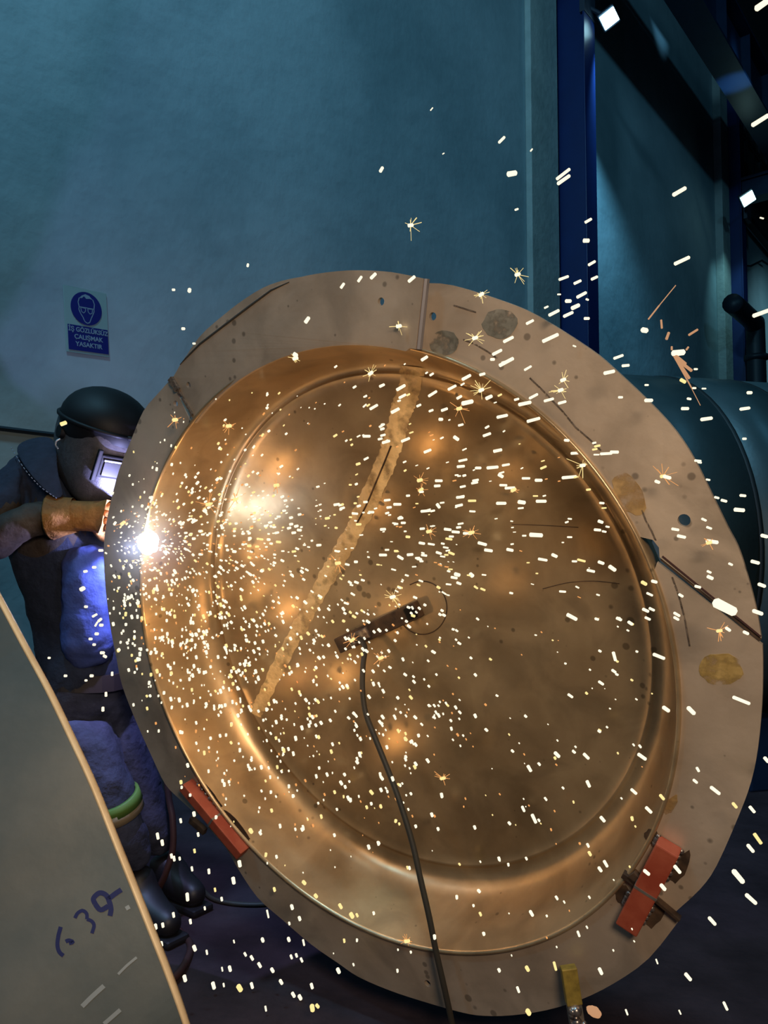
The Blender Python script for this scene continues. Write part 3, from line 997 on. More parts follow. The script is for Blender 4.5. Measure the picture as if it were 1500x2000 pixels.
Ed = [(0, 1), (1, 2), (2, 3), (3, 4), (4, 5), (5, 6), (3, 7), (7, 8), (8, 9), (9, 10), (3, 11), (11, 12), (12, 13), (0, 14), (14, 15), (15, 16), (0, 17), (17, 18), (18, 19)]
body = skin('body', J, Ed, [M_cloth, M_denim, M_sleeve, M_apron], person, 3, 0, 0.035, 0.09)
bake(body)
zb = L(160, 1335, 2.52).z
fore_a, fore_b = L(-40, 1070, 2.30), L(125, 1004, 2.33)
bm = bmesh.new(); bm.from_mesh(body.data)
for f_ in bm.faces:
    c = f_.calc_center_median()
    f_.smooth = True
    dseg = (fore_b - fore_a); tt = max(-.2, min(1.1, (c - fore_a).dot(dseg) / dseg.length_squared))
    if c.z < zb:
        f_.material_index = 1
    elif (c - (fore_a + dseg * tt)).length < .092:
        f_.material_index = 2
    else:
        f_.material_index = 0
bm.to_mesh(body.data); bm.free()

# belt
bm = bmesh.new()
pc = L(160, 1318, 2.52)
ringp = [pc + Vector((.168 * math.cos(a), .150 * math.sin(a), .010 * math.sin(a * 2))) for a in [2 * PI * i / 28 for i in range(29)]]
prevr = None
rows = []
for q in ringp[:-1]:
    o_ = (q - pc); o_.z = 0; o_.normalize()
    rows.append([bm.verts.new(q + o_ * x + Vector((0, 0, z))) for x, z in ((0, -.026), (.012, -.026), (.012, .026), (0, .026))])
for i in range(len(rows)):
    a, c = rows[i], rows[(i + 1) % len(rows)]
    for k in range(4):
        bm.faces.new((a[k], a[(k + 1) % 4], c[(k + 1) % 4], c[k]))
belt = obj('belt', bm, M_belt, person)

# jacket collar flap with stitching
bm = bmesh.new()
grid = []
tri = [((20, 868, 2.46), (60, 850, 2.44), (112, 845, 2.44)), ((45, 910, 2.31), (75, 905, 2.32), (112, 900, 2.36)), ((75, 945, 2.29), (95, 942, 2.31), (116, 930, 2.34)), ((110, 973, 2.29), (118, 972, 2.31), (127, 968, 2.32))]
for row in tri:
    grid.append([bm.verts.new(L(*q)) for q in row])
for a, c in zip(grid, grid[1:]):
    for k in range(2):
        bm.faces.new((a[k], a[k + 1], c[k + 1], c[k]))
col_ = obj('collar', bm, M_cloth, person, True)
so = col_.modifiers.new('thick', 'SOLIDIFY'); so.thickness = .008
sb = col_.modifiers.new('sub', 'SUBSURF'); sb.levels = sb.render_levels = 2
bm = bmesh.new()
st_p = smooth_path([L(22, 874, 2.44), L(46, 913, 2.295), L(77, 949, 2.275), L(112, 974, 2.27)], 12)
for i in range(0, len(st_p) - 1, 2):
    tube(bm, [st_p[i], st_p[i + 1]], .0014, 5)
obj('collar_stitching', bm, M_stitch, col_)

# welding helmet
hc = L(198, 868, 2.43)
face_dir = (P(300, 1075, 2.22) - P(198, 868, 2.43)).normalized()
face_dir = Vector((.60, -.62, -.44)).normalized()
upv = Vector((.22, -.12, 1)); upv = (upv - face_dir * upv.dot(face_dir)).normalized()
sd = upv.cross(face_dir).normalized()                     # helmet's left-right axis
HM = Matrix((face_dir, sd, upv)).transposed().to_4x4()
HM.translation = hc
helm = bpy.data.objects.new('welding_helmet', None); COL.objects.link(helm); helm.parent = person; helm.matrix_local = HM
helm['label'] = 'black welding helmet with flip-up lens'
# shell cross sections from chin to crown: (z, front x, half width, back x)
prof_h = [(-.175, .105, .040, .05), (-.165, .120, .062, .02), (-.13, .132, .088, -.03), (-.08, .138, .104, -.06), (-.02, .140, .112, -.075), (.04, .138, .114, -.08), (.09, .128, .110, -.07), (.125, .105, .098, -.04), (.150, .065, .070, -.01), (.160, .03, .035, .01)]
bm = bmesh.new(); rows = []
for (z, fx, hw, bx) in prof_h:
    row = []
    for k in range(25):
        a = -PI / 2 - .25 + (PI + .5) * k / 24
        cx, sx = math.cos(a), math.sin(a)
        e = .62                                           # squarish front
        x = bx + (fx - bx) * (abs(cx) ** e) * (1 if cx > 0 else -.25)
        y = hw * (abs(sx) ** e) * (1 if sx > 0 else -1)
        row.append(bm.verts.new((x, y, z)))
    rows.append(row)
for a, c in zip(rows, rows[1:]):
    for k in range(24):
        bm.faces.new((a[k], a[k + 1], c[k + 1], c[k]))
bm.faces.new(rows[-1]); bm.faces.new(rows[0][::-1])
sh = obj('shell', bm, M_helmet, helm, True)
so = sh.modifiers.new('thick', 'SOLIDIFY'); so.thickness = .004; so.offset = 1
sb = sh.modifiers.new('sub', 'SUBSURF'); sb.levels = sb.render_levels = 1
# lens holder
bm = bmesh.new(); box(bm, (.146, .0, -.02), (.018, .125, .072), None, .004); vf = obj('lens_holder', bm, M_black, sh)
bm = bmesh.new(); box(bm, (.157, .0, -.026), (.004, .100, .044), None, .001); obj('lens', bm, M_lens, sh)
bm = bmesh.new(); box(bm, (.158, .0, .0005), (.004, .106, .006), None, .001); obj('lens_rim', bm, M_chrome, sh)
for sy in (-.068, .068):
    bm = bmesh.new(); box(bm, (.150, sy, -.02), (.012, .014, .10), None, .003); obj('hinge', bm, M_black, sh)
# crown cap and back of the hood
bm = bmesh.new(); bmesh.ops.create_uvsphere(bm, u_segments=28, v_segments=16, radius=.118, matrix=Matrix.Translation((-.008, 0, .070)) @ Matrix.Diagonal((1.30, 1.17, .92, 1))); obj('hood', bm, M_black, helm, True)
bm = bmesh.new(); tube(bm, [Vector((-.008 + .156 * math.cos(a), .140 * math.sin(a), .066 + .012 * math.cos(a))) for a in [2 * PI * i / 24 for i in range(25)]], .007, 8); obj('headband', bm, M_black, helm, True)
for sgn in (-1, 1):
    bm = bmesh.new(); bmesh.ops.create_cone(bm, segments=20, radius1=.024, radius2=.020, depth=.022, cap_ends=True, matrix=Matrix.Translation((-.03, sgn * .118, .01)) @ Matrix.Rotation(PI / 2, 4, 'X')); obj('knob', bm, M_black, helm)

bm = bmesh.new(); tube(bm, smooth_path([L(118, 857, 2.335), L(110, 862, 2.33), L(109, 870, 2.33), L(114, 877, 2.33)], 5), .003, 8); obj('ear_guard_clip', bm, M_chrome, helm, True, 'small bright wire clip')
bpy.data.objects['ear_guard_clip'].matrix_local = HM.inverted()


# gloves
def glove(wrist, palm, curl, size=1.0, name='glove'):
    """wrist, palm centre; fingers leave the palm along curl[0] and bend towards curl[1]"""
    g = bpy.data.objects.new(name, None); COL.objects.link(g); g.parent = person; g.location = palm
    wr = wrist - palm
    fdir, bend, side = curl
    Jg = [(wr * 1.25, .052 * size), (wr * .6, .047 * size), (Vector((0, 0, 0)), .046 * size), (fdir * .035 * size, .042 * size)]
    hand = skin('palm', Jg, [(0, 1), (1, 2), (2, 3)], M_glove, g, 2, 2, .008, .03)
    for i, (off, ln) in enumerate(((-.034, .90), (-.012, 1.0), (.012, .95), (.033, .78))):
        b0 = fdir * .042 * size + side * off * size
        p_ = [b0 - fdir * .015, b0 + fdir * .028 * ln * size, b0 + fdir * .045 * ln * size + bend * .026 * ln * size, b0 + fdir * .038 * ln * size + bend * .055 * ln * size]
        skin('finger', [(q, .0125 * size) for q in p_], [(0, 1), (1, 2), (2, 3)], M_glove, g, 2, 0)
    b0 = side * -.03 * size
    skin('thumb', [(b0, .016 * size), (b0 - side * .022 + bend * .02 + fdir * .01, .014 * size), (b0 - side * .012 + bend * .045 + fdir * .03, .012 * size)], [(0, 1), (1, 2)], M_glove, g, 2, 0)
    # flared cuff
    b_ = bmesh.new(); ax_ = (wr).normalized(); s1 = ax_.orthogonal().normalized(); s2 = ax_.cross(s1)
    rr = []
    for (f0, r0) in ((.55, .047), (.95, .053), (1.30, .062), (1.36, .060), (1.0, .050)):
        rr.append([b_.verts.new(ax_ * wr.length * f0 + (s1 * math.cos(a) + s2 * math.sin(a)) * r0 * size * (1 + .06 * math.sin(3 * a))) for a in [2 * PI * k / 20 for k in range(20)]])
    for a, c in zip(rr, rr[1:]):
        for k in range(20):
            b_.faces.new((a[k], a[(k + 1) % 20], c[(k + 1) % 20], c[k]))
    obj('cuff', b_, M_glove, g, True)
    return g


vx, vy, vz = Vector((1, 0, 0)), Vector((0, 1, 0)), Vector((0, 0, 1))
glove(L(118, 1010, 2.33), L(181, 1003, 2.34), ((vx * .96 - vz * .22).normalized(), (vz * -.7 + vy * .6 + vx * .2).normalized(), (vy * .4 + vz * -.9).normalized() * -1), 1.12)
glove(L(262, 1070, 2.56), L(268, 1052, 2.44), ((vx * .8 - vy * .4).normalized(), (vz * -.8).normalized(), vy), 1.0)
# jacket front bulging past the belt, arc light painted into its blue
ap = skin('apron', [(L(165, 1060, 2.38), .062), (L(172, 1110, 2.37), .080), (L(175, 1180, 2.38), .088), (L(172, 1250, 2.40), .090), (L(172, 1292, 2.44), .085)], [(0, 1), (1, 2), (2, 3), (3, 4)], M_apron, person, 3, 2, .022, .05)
ap['label'] = 'bright blue front of the jacket, arc light painted in'
# knee bands
for nm, (kx, ky, kd), m_, rr_ in (('knee_band', (226, 1566, 2.425), M_band, .081), ('knee_band', (230, 1580, 2.43), M_band2, .080)):
    bm = bmesh.new(); q = L(kx, ky, kd); ax_ = (J[16][0] - J[15][0]).normalized(); s1 = ax_.orthogonal().normalized(); s2 = ax_.cross(s1)
    rr = []
    for (o_, r0) in ((-.020, rr_ - .012), (-.018, rr_ - .001), (.018, rr_ - .001), (.020, rr_ - .012)):
        rr.append([bm.verts.new(q + ax_ * o_ + (s1 * math.cos(a) + s2 * math.sin(a)) * r0) for a in [2 * PI * k / 28 for k in range(28)]])
    for i in range(4):
        a, c = rr[i], rr[(i + 1) % 4]
        for k in range(28):
            bm.faces.new((a[k], a[(k + 1) % 28], c[(k + 1) % 28], c[k]))
    obj(nm, bm, m_, person, True)
# boots
for (ax0, az) in ((J[16][0], 0), (J[19][0], 0)):
    bm = bmesh.new()
    A = Vector((ax0.x, ax0.y, 0)) ; dirb = Vector((.80, -.60, 0)).normalized()
    o = skin('boot', [(A + Vector((.0, 0, ax0.z)), (.058, .058)), (A + Vector((.01, 0, .12)), (.060, .055)), (A + dirb * .03 + Vector((0, 0, .066)), (.055, .058)), (A + dirb * .13 + Vector((0, 0, .056)), (.048, .050)), (A + dirb * .205 + Vector((0, 0, .050)), (.044, .042)), (A - dirb * .05 + Vector((0, 0, .056)), (.046, .046))],
             [(0, 1), (1, 2), (2, 3), (3, 4), (2, 5)], M_boot, person, 2, 2)
    b2 = bmesh.new(); box(b2, A + dirb * .08 + Vector((0, 0, .012)), (.27, .086, .024), Matrix.Rotation(math.atan2(dirb.y, dirb.x), 3, 'Z'), .01); obj('sole', b2, M_boot, o)
    bm.free()

# torch and its hose
tq = P(268, 1050, 2.40)
torch = thing('welding_torch', 'welding torch held behind the dish rim, hose trailing to the floor', 'torch', tq)
bm = bmesh.new(); tube(bm, smooth_path([Vector((.0, .06, .03)), Vector((.0, .0, .0)), Vector((.02, -.10, -.02)), P(284, 1056, 2.16) - tq + Vector((0, .03, 0))], 6), [.016] * 10 + [.012] * 9, 12, cap=True) if False else tube(bm, smooth_path([Vector((.0, .06, .03)), Vector((0, 0, 0)), Vector((.01, -.08, -.01))], 6), .014, 12)
obj('handle', bm, M_black, torch, True)
bm = bmesh.new(); tube(bm, smooth_path([Vector((.01, -.08, -.01)), Vector((.02, -.13, -.02)), P(282, 1054, 2.20) - tq], 6), .008, 12); obj('neck', bm, M_bead, torch, True)
bm = bmesh.new(); tube(bm, smooth_path([Vector((0, .06, .03)), P(290, 1200, 2.55) - tq, P(318, 1420, 2.56) - tq, P(328, 1545, 2.52) - tq, P(337, 1600, 2.50) - tq, P(337, 1660, 2.49) - tq, P(322, 1710, 2.48) - tq, P(302, 1765, 2.50) - tq, P(345, 1812, 2.44) - tq, P(372, 1850, 2.33) - tq, P(345, 1905, 2.15) - tq, P(300, 1925, 2.10) - tq], 8), .011, 10)
obj('hose', bm, M_rubber2, torch, True)
fc = thing('floor_cable', 'thin black cable lying on the floor behind the dish bottom', 'cable', P(430, 1750, 2.6))
def flo(px, py, z=.008):
    r = ray(px, py); t_ = (z - CAM_Z) / r.z
    return CAMP + r * t_
bm = bmesh.new(); tube(bm, [q - fc.location for q in smooth_path([flo(340, 1700), flo(372, 1722), flo(395, 1738), flo(415, 1755), flo(450, 1764), flo(500, 1767), flo(560, 1762), flo(640, 1750)], 6)], .008, 8); obj('strand', bm, M_rubber, fc, True)

# ------------------------------------------------------------------ arc and its light
arcp = MD @ Vector((*uv(289, 1060, .03), .03))
arc = thing('welding_arc', 'blinding blue white welding arc at the left rim of the dish', 'welding arc', arcp)
bm = bmesh.new(); bmesh.ops.create_icosphere(bm, subdivisions=3, radius=.026)
for v in bm.verts:
    v.co *= 1 + random.uniform(-.10, .16)
    v.co.z *= 1.15
obj('core', bm, M_arc, arc, True)
light('arc_front', 'POINT', arcp + n_w * .06, .55, (.62, .72, 1.0), size=.012)
light('arc_back', 'POINT', MD @ Vector((*uv(268, 1050, -.09), -.125)), 24, (.44, .46, 1.0), size=.008)

# ------------------------------------------------------------------ sparks
def surf_depth(px, py):
    """distance along the sight line to the dish or flange (None beside it)"""
    r = ray(px, py)
    rn = r.normalized()
    h = bvh.ray_cast(CAMP, rn)
    o = CAMP; t = (C_w - o).dot(n_w) / r.dot(n_w)
    q = MDI @ (o + r * t)
    rad = math.hypot(q.x, q.y)
    if rad < .72 and h[0] is not None:
        return (h[0] - CAMP).length / r.length
    if rad < .875:
        return t
    return None


def capsule(bm_, c, ax, ln, rad, n=6):
    ax = ax.normalized(); a = ax.orthogonal().normalized(); b_ = ax.cross(a)
    k_ = min(1, rad * 2 / max(ln, 1e-6))
    prof = ((-.5, 0), (-.5 + .05 * k_, .62), (-.5 + .22 * k_, .98), (.5 - .22 * k_, .92), (.5 - .05 * k_, .5), (.5, 0))
    rs = []
    for f_, r_ in prof:
        if r_ == 0:
            rs.append([bm_.verts.new(c + ax * ln * f_)])
        else:
            rs.append([bm_.verts.new(c + ax * ln * f_ + (a * math.cos(2 * PI * k / n) + b_ * math.sin(2 * PI * k / n)) * rad * r_) for k in range(n)])
    for p_, q_ in zip(rs, rs[1:]):
        for k in range(n):
            k2 = (k + 1) % n
            if len(p_) == 1:
                bm_.faces.new((p_[0], q_[k], q_[k2]))
            elif len(q_) == 1:
                bm_.faces.new((p_[k], q_[0], p_[k2]))
            else:
                bm_.faces.new((p_[k], q_[k], q_[k2], p_[k2]))


def capsule_mesh(name, ratio, m):
    b_ = bmesh.new(); capsule(b_, Vector((0, 0, 0)), Vector((1, 0, 0)), ratio, .5)
    me_ = bpy.data.meshes.new(name); b_.to_mesh(me_); b_.free(); me_.materials.append(m)
    for p in me_.polygons:
        p.use_smooth = True
    return me_


RAT = (1.3, 2.0, 3.0, 4.5)
CAPS = {(r_, k): capsule_mesh('spark', r_, M_sp[k]) for r_ in RAT for k in range(4)}
GROUPS = {
    'wall': ('glowing spark streak flying in front of the teal wall above the dish', 'sparks against the wall'),
    'right': ('glowing spark streak flying off beyond the right rim over the dark tank', 'sparks beyond the right rim'),
    'upper': ('glowing spark streak crossing the upper half of the dish face', 'sparks over the upper dish'),
    'lower': ('glowing spark streak falling across the lower half of the dish face', 'sparks over the lower dish'),
    'floor': ('glowing spark dropping towards the dark floor below the dish', 'sparks falling to the floor'),
    'welder': ('glowing spark drifting in front of the welder', 'sparks before the welder')}
count = {'n': 0}


def region(px, py, on):
    if on:
        return 'upper' if py < 1180 else 'lower'
    if px < 330 and 740 < py < 1420:
        return 'welder'
    if py > 1420 and px < 1000:
        return 'floor'
    if px > 1180 and py > 690:
        return 'right'
    if py > 1500:
        return 'right'
    return 'wall'


LAB = []


def zone(px, py, on):
    if not on:
        r = region(px, py, on)
        if r == 'wall':
            return ('before the tall blue column' if 1085 <= px < 1165 else 'before the dim wall right of the column' if px >= 1165 else 'before the teal wall above the dish' if px > 540 else 'before the teal wall above the welder')
        if r == 'right':
            return 'over the dark tank' if py < 1400 else 'over the dark floor right of the dish'
        if r == 'welder':
            return 'before the welder'
        return 'over the floor by the boots' if py < 1820 and px < 430 else 'beside the edge of the rolled plate' if px < 425 else 'over the floor below the left red bar' if px < 525 else 'over the dark floor under the flange'
    q = uv(px, py)
    rad, a = math.hypot(*q), math.degrees(math.atan2(q[1], q[0]))
    if rad > .70:
        if 20 < a < 75: return 'on the upper right flange'
        if -40 < a <= 20: return 'on the right flange'
        if -130 < a <= -40: return 'on the bottom flange'
        if 75 <= a < 150: return 'on the top flange'
        return 'on the left flange'
    if px < 700:
        return 'left of the pale weld seam' if py < 1150 else 'left of the hanging cable'
    if py < 800: return 'under the top rim of the dish'
    if py < 960: return 'in the upper dish right of the seam'
    if py < 1150: return 'above the dark clamp bar'
    if py < 1450: return 'right of the hanging cable'
    return 'in the lower bowl of the dish'


def spark_words(px, py, ln, wd, ang, k, on):
    sh = 'long' if ln >= 24 else 'short' if ln / wd > 1.55 else 'round'
    co = ('white', 'yellow', 'orange', 'dull orange')[k]
    di = '' if sh == 'round' else ' rising' if ang > 8 else ' level' if ang > -12 else ' slanting' if ang > -60 else ' falling'
    return '%s %s%s spark %s' % (sh, co, di, zone(px, py, on))


def number_labels(items, cat, gfun):
    by = {}
    for it in items:
        by.setdefault(it[3], []).append(it)
    words = {2: ('upper', 'lower'), 3: ('top', 'middle', 'lowest')}
    for lab, its in by.items():
        its.sort(key=lambda q: q[2])
        n = len(its)
        for i, (o, x, y, l_) in enumerate(its):
            if n == 1:
                f = l_
            elif n in words:
                f = '%s, %s of %s' % (l_, words[n][i], {2: 'two', 3: 'three'}[n])
            elif n <= 18:
                od = ('topmost', 'second from top', 'third from top', 'fourth from top', 'fifth from top', 'sixth from top', 'seventh from top', 'eighth from top') + tuple(q + ' from top' for q in ('ninth', 'tenth', 'eleventh', 'twelfth', 'thirteenth', 'fourteenth', 'fifteenth', 'sixteenth', 'seventeenth'))
                f = '%s, %s' % (l_, 'lowest' if i == n - 1 else od[i])
            else:
                f = l_
            tag(o, f, cat, gfun(x, y))


def spark_pos(px, py, near=None):
    ds = surf_depth(px, py)
    if ds is not None:
        g = near if near is not None else random.uniform(.04, .45)
        dist = math.hypot(px - 289, py - 1060)
        g = min(g, .03 + dist / 900.0)
        return ds - g, True
    r = region(px, py, False)
    d = {'wall': random.uniform(1.1, 1.9), 'right': random.uniform(.9, 1.4), 'floor': random.uniform(1.7, 2.1), 'welder': random.uniform(1.95, 2.15)}[r]
    return d, False


def spark(px, py, ln, wd, ang, k=0):
    d, on = spark_pos(px, py)
    wd *= .80; ln *= .95
    c = P(px, py, d)
    a = math.radians(ang)
    ax = (P(px + 10 * math.cos(a), py - 10 * math.sin(a), d * random.uniform(.998, 1.002)) - c).normalized()
    ratio = max(1.0, ln / wd)
    rr = min(RAT, key=lambda q: abs(q - ratio))
    o = bpy.data.objects.new('spark', CAPS[(rr, k)])
    COL.objects.link(o)
    o.location = c
    o.rotation_mode = 'QUATERNION'
    o.rotation_quaternion = ax.to_track_quat('X', 'Z')
    s = wd / F * d
    o.scale = (s * ratio / rr, s, s)
    LAB.append((o, px, py, spark_words(px, py, ln, wd, ang, k, on)))
    count['n'] += 1
    return o


SPARKS = '''843,213,9,3,50 980,273,20,7,45 866,300,5,3,30 1038,293,8,4,50 745,331,13,8,60 1000,339,22,13,10 1100,340,34,8,38 1101,351,34,9,35 1009,409,9,5,20 1327,374,32,10,30
1149,431,16,7,30 1145,470,14,10,0 1156,514,18,7,30 1332,509,34,9,25 1161,543,16,7,25 1128,551,17,7,25 1101,543,22,7,20 1110,588,14,9,0 1136,576,24,8,28 1124,599,20,10,25
1092,575,8,4,0 1082,611,25,8,27 1110,614,25,8,25 1067,600,10,5,25 1147,585,7,5,-20 1146,622,12,7,0 1035,629,18,7,27 1075,660,36,9,25 1122,676,8,4,-20 1208,697,24,7,20
1259,645,16,13,-10 1485,235,38,11,32 1490,8,34,15,35 1488,611,38,10,20 1488,426,9,4,-15 1292,633,19,5,95,3 1304,656,17,7,70,3 1354,649,24,6,32,3 1325,689,27,12,5
1222,714,16,7,5 1190,727,24,9,12 1263,752,9,5,0 1212,776,10,6,0 1267,782,18,9,0 1359,721,9,5,0 1334,744,14,9,-30,1 1356,758,9,5,0 1375,759,10,4,0 1346,779,10,6,-10 1338,798,16,8,0
1464,767,12,8,0 1380,818,26,9,8 1455,798,24,8,8 1454,857,9,6,0 1184,886,28,7,3 1200,883,18,8,0 1363,900,14,6,-5 1165,888,12,4,0 1364,903,14,5,-8 1383,937,9,5,-10 1451,968,14,7,-5
1444,996,22,10,-5 1400,972,11,6,-15 1414,978,13,7,-15 1493,1047,16,9,-15 1475,1098,18,9,-15 1488,1143,17,9,-20 1480,1196,24,10,-20 1416,1186,56,25,-27 1391,1058,26,10,-8 1331,1048,18,8,-12
1319,1034,17,7,-10 1375,1015,12,6,-25 1385,1031,12,6,-20 1427,1102,10,6,-25 1363,1146,14,7,-15 1387,1128,14,9,-25 1385,1117,10,6,-25 1330,1163,12,7,-30 1303,932,18,9,-15 1284,941,12,8,-20
1196,1110,18,10,-35 1174,1099,14,8,-20 1154,1115,17,7,-12 1117,1205,24,10,-28 1322,1200,16,7,-30 1321,1208,14,7,-30 1287,1282,26,9,-22 1448,1368,38,9,-22 1350,1388,22,11,-45 1301,1385,18,10,-35
1261,1192,15,8,-25 1273,1190,13,7,-25 1265,1208,13,7,-25 1231,1217,13,8,-35 1209,1209,13,8,-25 1200,1282,20,8,-75 1278,1136,14,8,-15 1258,1139,14,9,-30,1 1422,1229,14,8,-35 1457,1236,14,8,-25
1199,1311,12,7,-35 1174,1334,14,7,-35 1114,1359,13,7,-35 1397,1544,26,9,-38 1435,1573,16,8,-50,1 1469,1581,16,9,-50 1480,1638,24,10,-55,1 1466,1657,22,9,-50 1442,1712,38,13,-50 1467,1756,34,10,-42
1391,1799,24,9,-48 1344,1908,18,10,-50 1417,1965,18,7,-65 1283,1878,10,4,-70 1224,1977,12,5,-70 1328,1977,9,4,-65 1173,1897,15,9,-65 1084,1887,18,7,-75,1 1130,1824,13,6,-70 1038,1784,15,8,-60
1172,1698,13,8,-55 1183,1687,15,8,-60 1263,1704,17,9,-40 1323,1698,19,10,-50 1295,1733,16,10,-50 1267,1582,17,9,-45 1238,1546,16,8,-42 1177,1600,14,9,-50 1043,1599,20,9,-65 1022,1580,14,7,-65
1149,1531,15,9,-65 1145,1477,16,9,-45 1088,1474,16,9,-45 1254,1478,22,9,-35 1293,1557,14,8,-50,1 1358,1526,13,7,-40 1363,1503,12,7,-60 1497,1484,14,9,-50 1030,1892,13,9,-60,1 1012,1933,13,7,-70
1034,1501,15,9,-60 1032,1977,14,12,-60,1 366,1752,18,9,-85 456,1720,15,9,-80 308,1633,14,8,-80 317,1646,13,8,-80 468,1687,14,9,-80 353,1603,10,6,-80 387,1630,9,6,-80 380,1662,9,6,-80,1
408,1702,11,7,-85 375,1697,10,6,-80 335,1672,10,7,-80 340,1677,11,7,-80 351,1677,8,6,-80 379,1590,11,8,-80 420,1738,9,6,-80,1 433,1756,9,6,-80 400,1774,8,5,-80 339,1787,11,7,-80
372,1800,11,7,-80 304,1810,12,8,-80 318,1807,10,7,-80 380,1852,13,9,-70 404,1860,10,5,-80 315,1844,12,9,-80 315,1857,11,7,-80 361,1911,14,9,-75 417,1925,15,9,-75 449,1892,13,8,-75
434,1893,9,4,-80 457,1839,8,4,-75 513,1836,11,8,-70 492,1871,11,7,-60 479,1864,9,6,-60 507,1885,12,8,-60 532,1895,11,8,-60 549,1918,12,8,-60 569,1869,10,6,-70 579,1866,9,6,-70
589,1875,10,6,-65 564,1835,11,8,-70 573,1943,12,9,-60 586,1948,12,9,-60 609,1926,12,8,-75 661,1896,13,9,-65 610,1969,16,12,-80,1 620,1965,10,8,-50,1 468,1930,16,13,-60,1 492,1925,13,8,-75
519,1970,11,5,-80 437,1924,9,5,-80 523,1785,17,5,-78 593,1841,14,5,-78 687,1788,13,11,-60,1 665,1770,12,9,-60,1 617,1750,10,9,-50,1 594,1724,11,9,-50,1 490,1623,12,10,-60,1
197,1043,12,6,0 197,1075,10,7,0 184,1108,9,7,0 167,1116,9,7,10 161,1150,12,11,30 168,1185,8,7,0 185,1202,12,6,30 195,1211,11,7,40 188,1219,11,5,60 198,1221,9,8,0 189,1238,9,8,0 177,1248,8,7,0
184,1259,7,7,0 200,1275,10,8,0 205,1282,9,8,-30 128,1320,7,7,0 179,1320,8,8,0 168,1329,6,6,0 219,1316,9,6,90 96,1285,6,6,0 207,1356,10,7,90 201,1385,10,7,90 124,827,14,10,20,1
370,567,10,9,80 339,566,7,6,0 484,518,8,6,80 358,642,8,7,0 379,671,7,5,0 993,663,24,8,27 971,688,24,8,27 989,707,34,9,28 962,702,10,7,0 1031,719,18,6,30 829,700,17,8,32 911,737,22,8,28
942,731,13,7,15 783,757,22,8,30 746,753,13,7,25 786,774,18,7,28 845,769,22,7,32 883,757,20,7,28 897,776,13,7,30 913,786,26,11,12 955,776,16,9,25 1042,774,22,7,28 1072,781,22,7,15 1098,786,19,7,15
1025,788,28,9,12 1009,780,11,6,15 730,795,20,7,30 772,802,20,8,28 868,800,15,7,20 818,792,11,6,25 842,802,11,6,20 861,819,10,8,0 981,813,25,8,12 1042,820,29,8,15 900,830,12,6,15 951,849,18,7,20
891,856,14,9,-35 792,859,20,7,22 754,863,18,7,15 748,850,12,6,15 716,852,17,7,0 835,881,17,7,22 972,880,19,8,12 904,899,19,6,12 900,911,17,7,5 962,913,25,8,5 934,914,14,7,0 988,908,17,6,10
978,929,13,9,-30 857,939,16,7,0 854,949,14,7,3 927,943,15,6,10 996,953,22,7,3 1112,932,34,8,5 1052,938,16,8,0 1125,885,22,7,3 1107,860,12,7,-5 899,971,18,7,5 979,983,22,8,0 1019,981,17,10,-8
1057,979,22,8,0 831,998,21,7,5 776,985,17,7,0 856,988,12,8,-55 1047,1045,28,11,-3 1173,1019,12,8,-20 1167,1035,15,7,-5 890,1039,17,7,-5 913,1042,19,7,-3 942,1062,20,8,-15 954,1075,18,8,-8
996,1074,15,8,-12 824,1061,14,7,-10 748,1084,17,7,0 782,1089,15,8,-30 819,1092,12,7,-10 1060,1093,20,7,-10 1083,1085,13,7,-25 893,1122,13,8,-15 921,1123,11,9,-40 669,558,13,6,55 703,545,14,6,55 729,539,16,7,45
804,545,18,7,40 600,625,15,8,55 577,693,11,9,-30'''
for tok in SPARKS.split():
    f_ = tok.split(',')
    if count['n'] < 300:
        spark(*[float(q) for q in f_[:5]], int(f_[5]) if len(f_) > 5 else 0)
number_labels(LAB, 'spark', lambda x, y: 'sparks ' + zone(x, y, surf_depth(x, y) is not None))
rest = [tok.split(',') for tok in SPARKS.split()[count['n']:]]

# spark bursts: a core with fine rays
BUR = [(802, 440, 20, 0), (1011, 536, 15, 0), (940, 575, 12, 0), (928, 660, 14, 0), (1100, 742, 16, 0), (1095, 762, 14, 0), (940, 762, 18, 0), (897, 798, 20, 2), (1138, 909, 24, 0), (1295, 930, 24, 2), (1385, 1060, 16, 2),
       (1405, 1232, 16, 1), (820, 938, 12, 1), (822, 957, 12, 1), (1003, 957, 9, 1), (838, 1038, 13, 2), (921, 1040, 12, 2), (767, 1166, 16, 0), (342, 820, 14, 1), (407, 985, 16, 1), (660, 1100, 14, 1), (688, 1250, 12, 1),
       (744, 1285, 14, 1), (865, 1520, 14, 2), (540, 948, 12, 2), (240, 1022, 10, 2), (779, 637, 12, 0), (447, 832, 12, 2), (795, 1838, 14, 1), (577, 700, 10, 0), (460, 975, 16, 1), (724, 729, 12, 0)]
BL = []
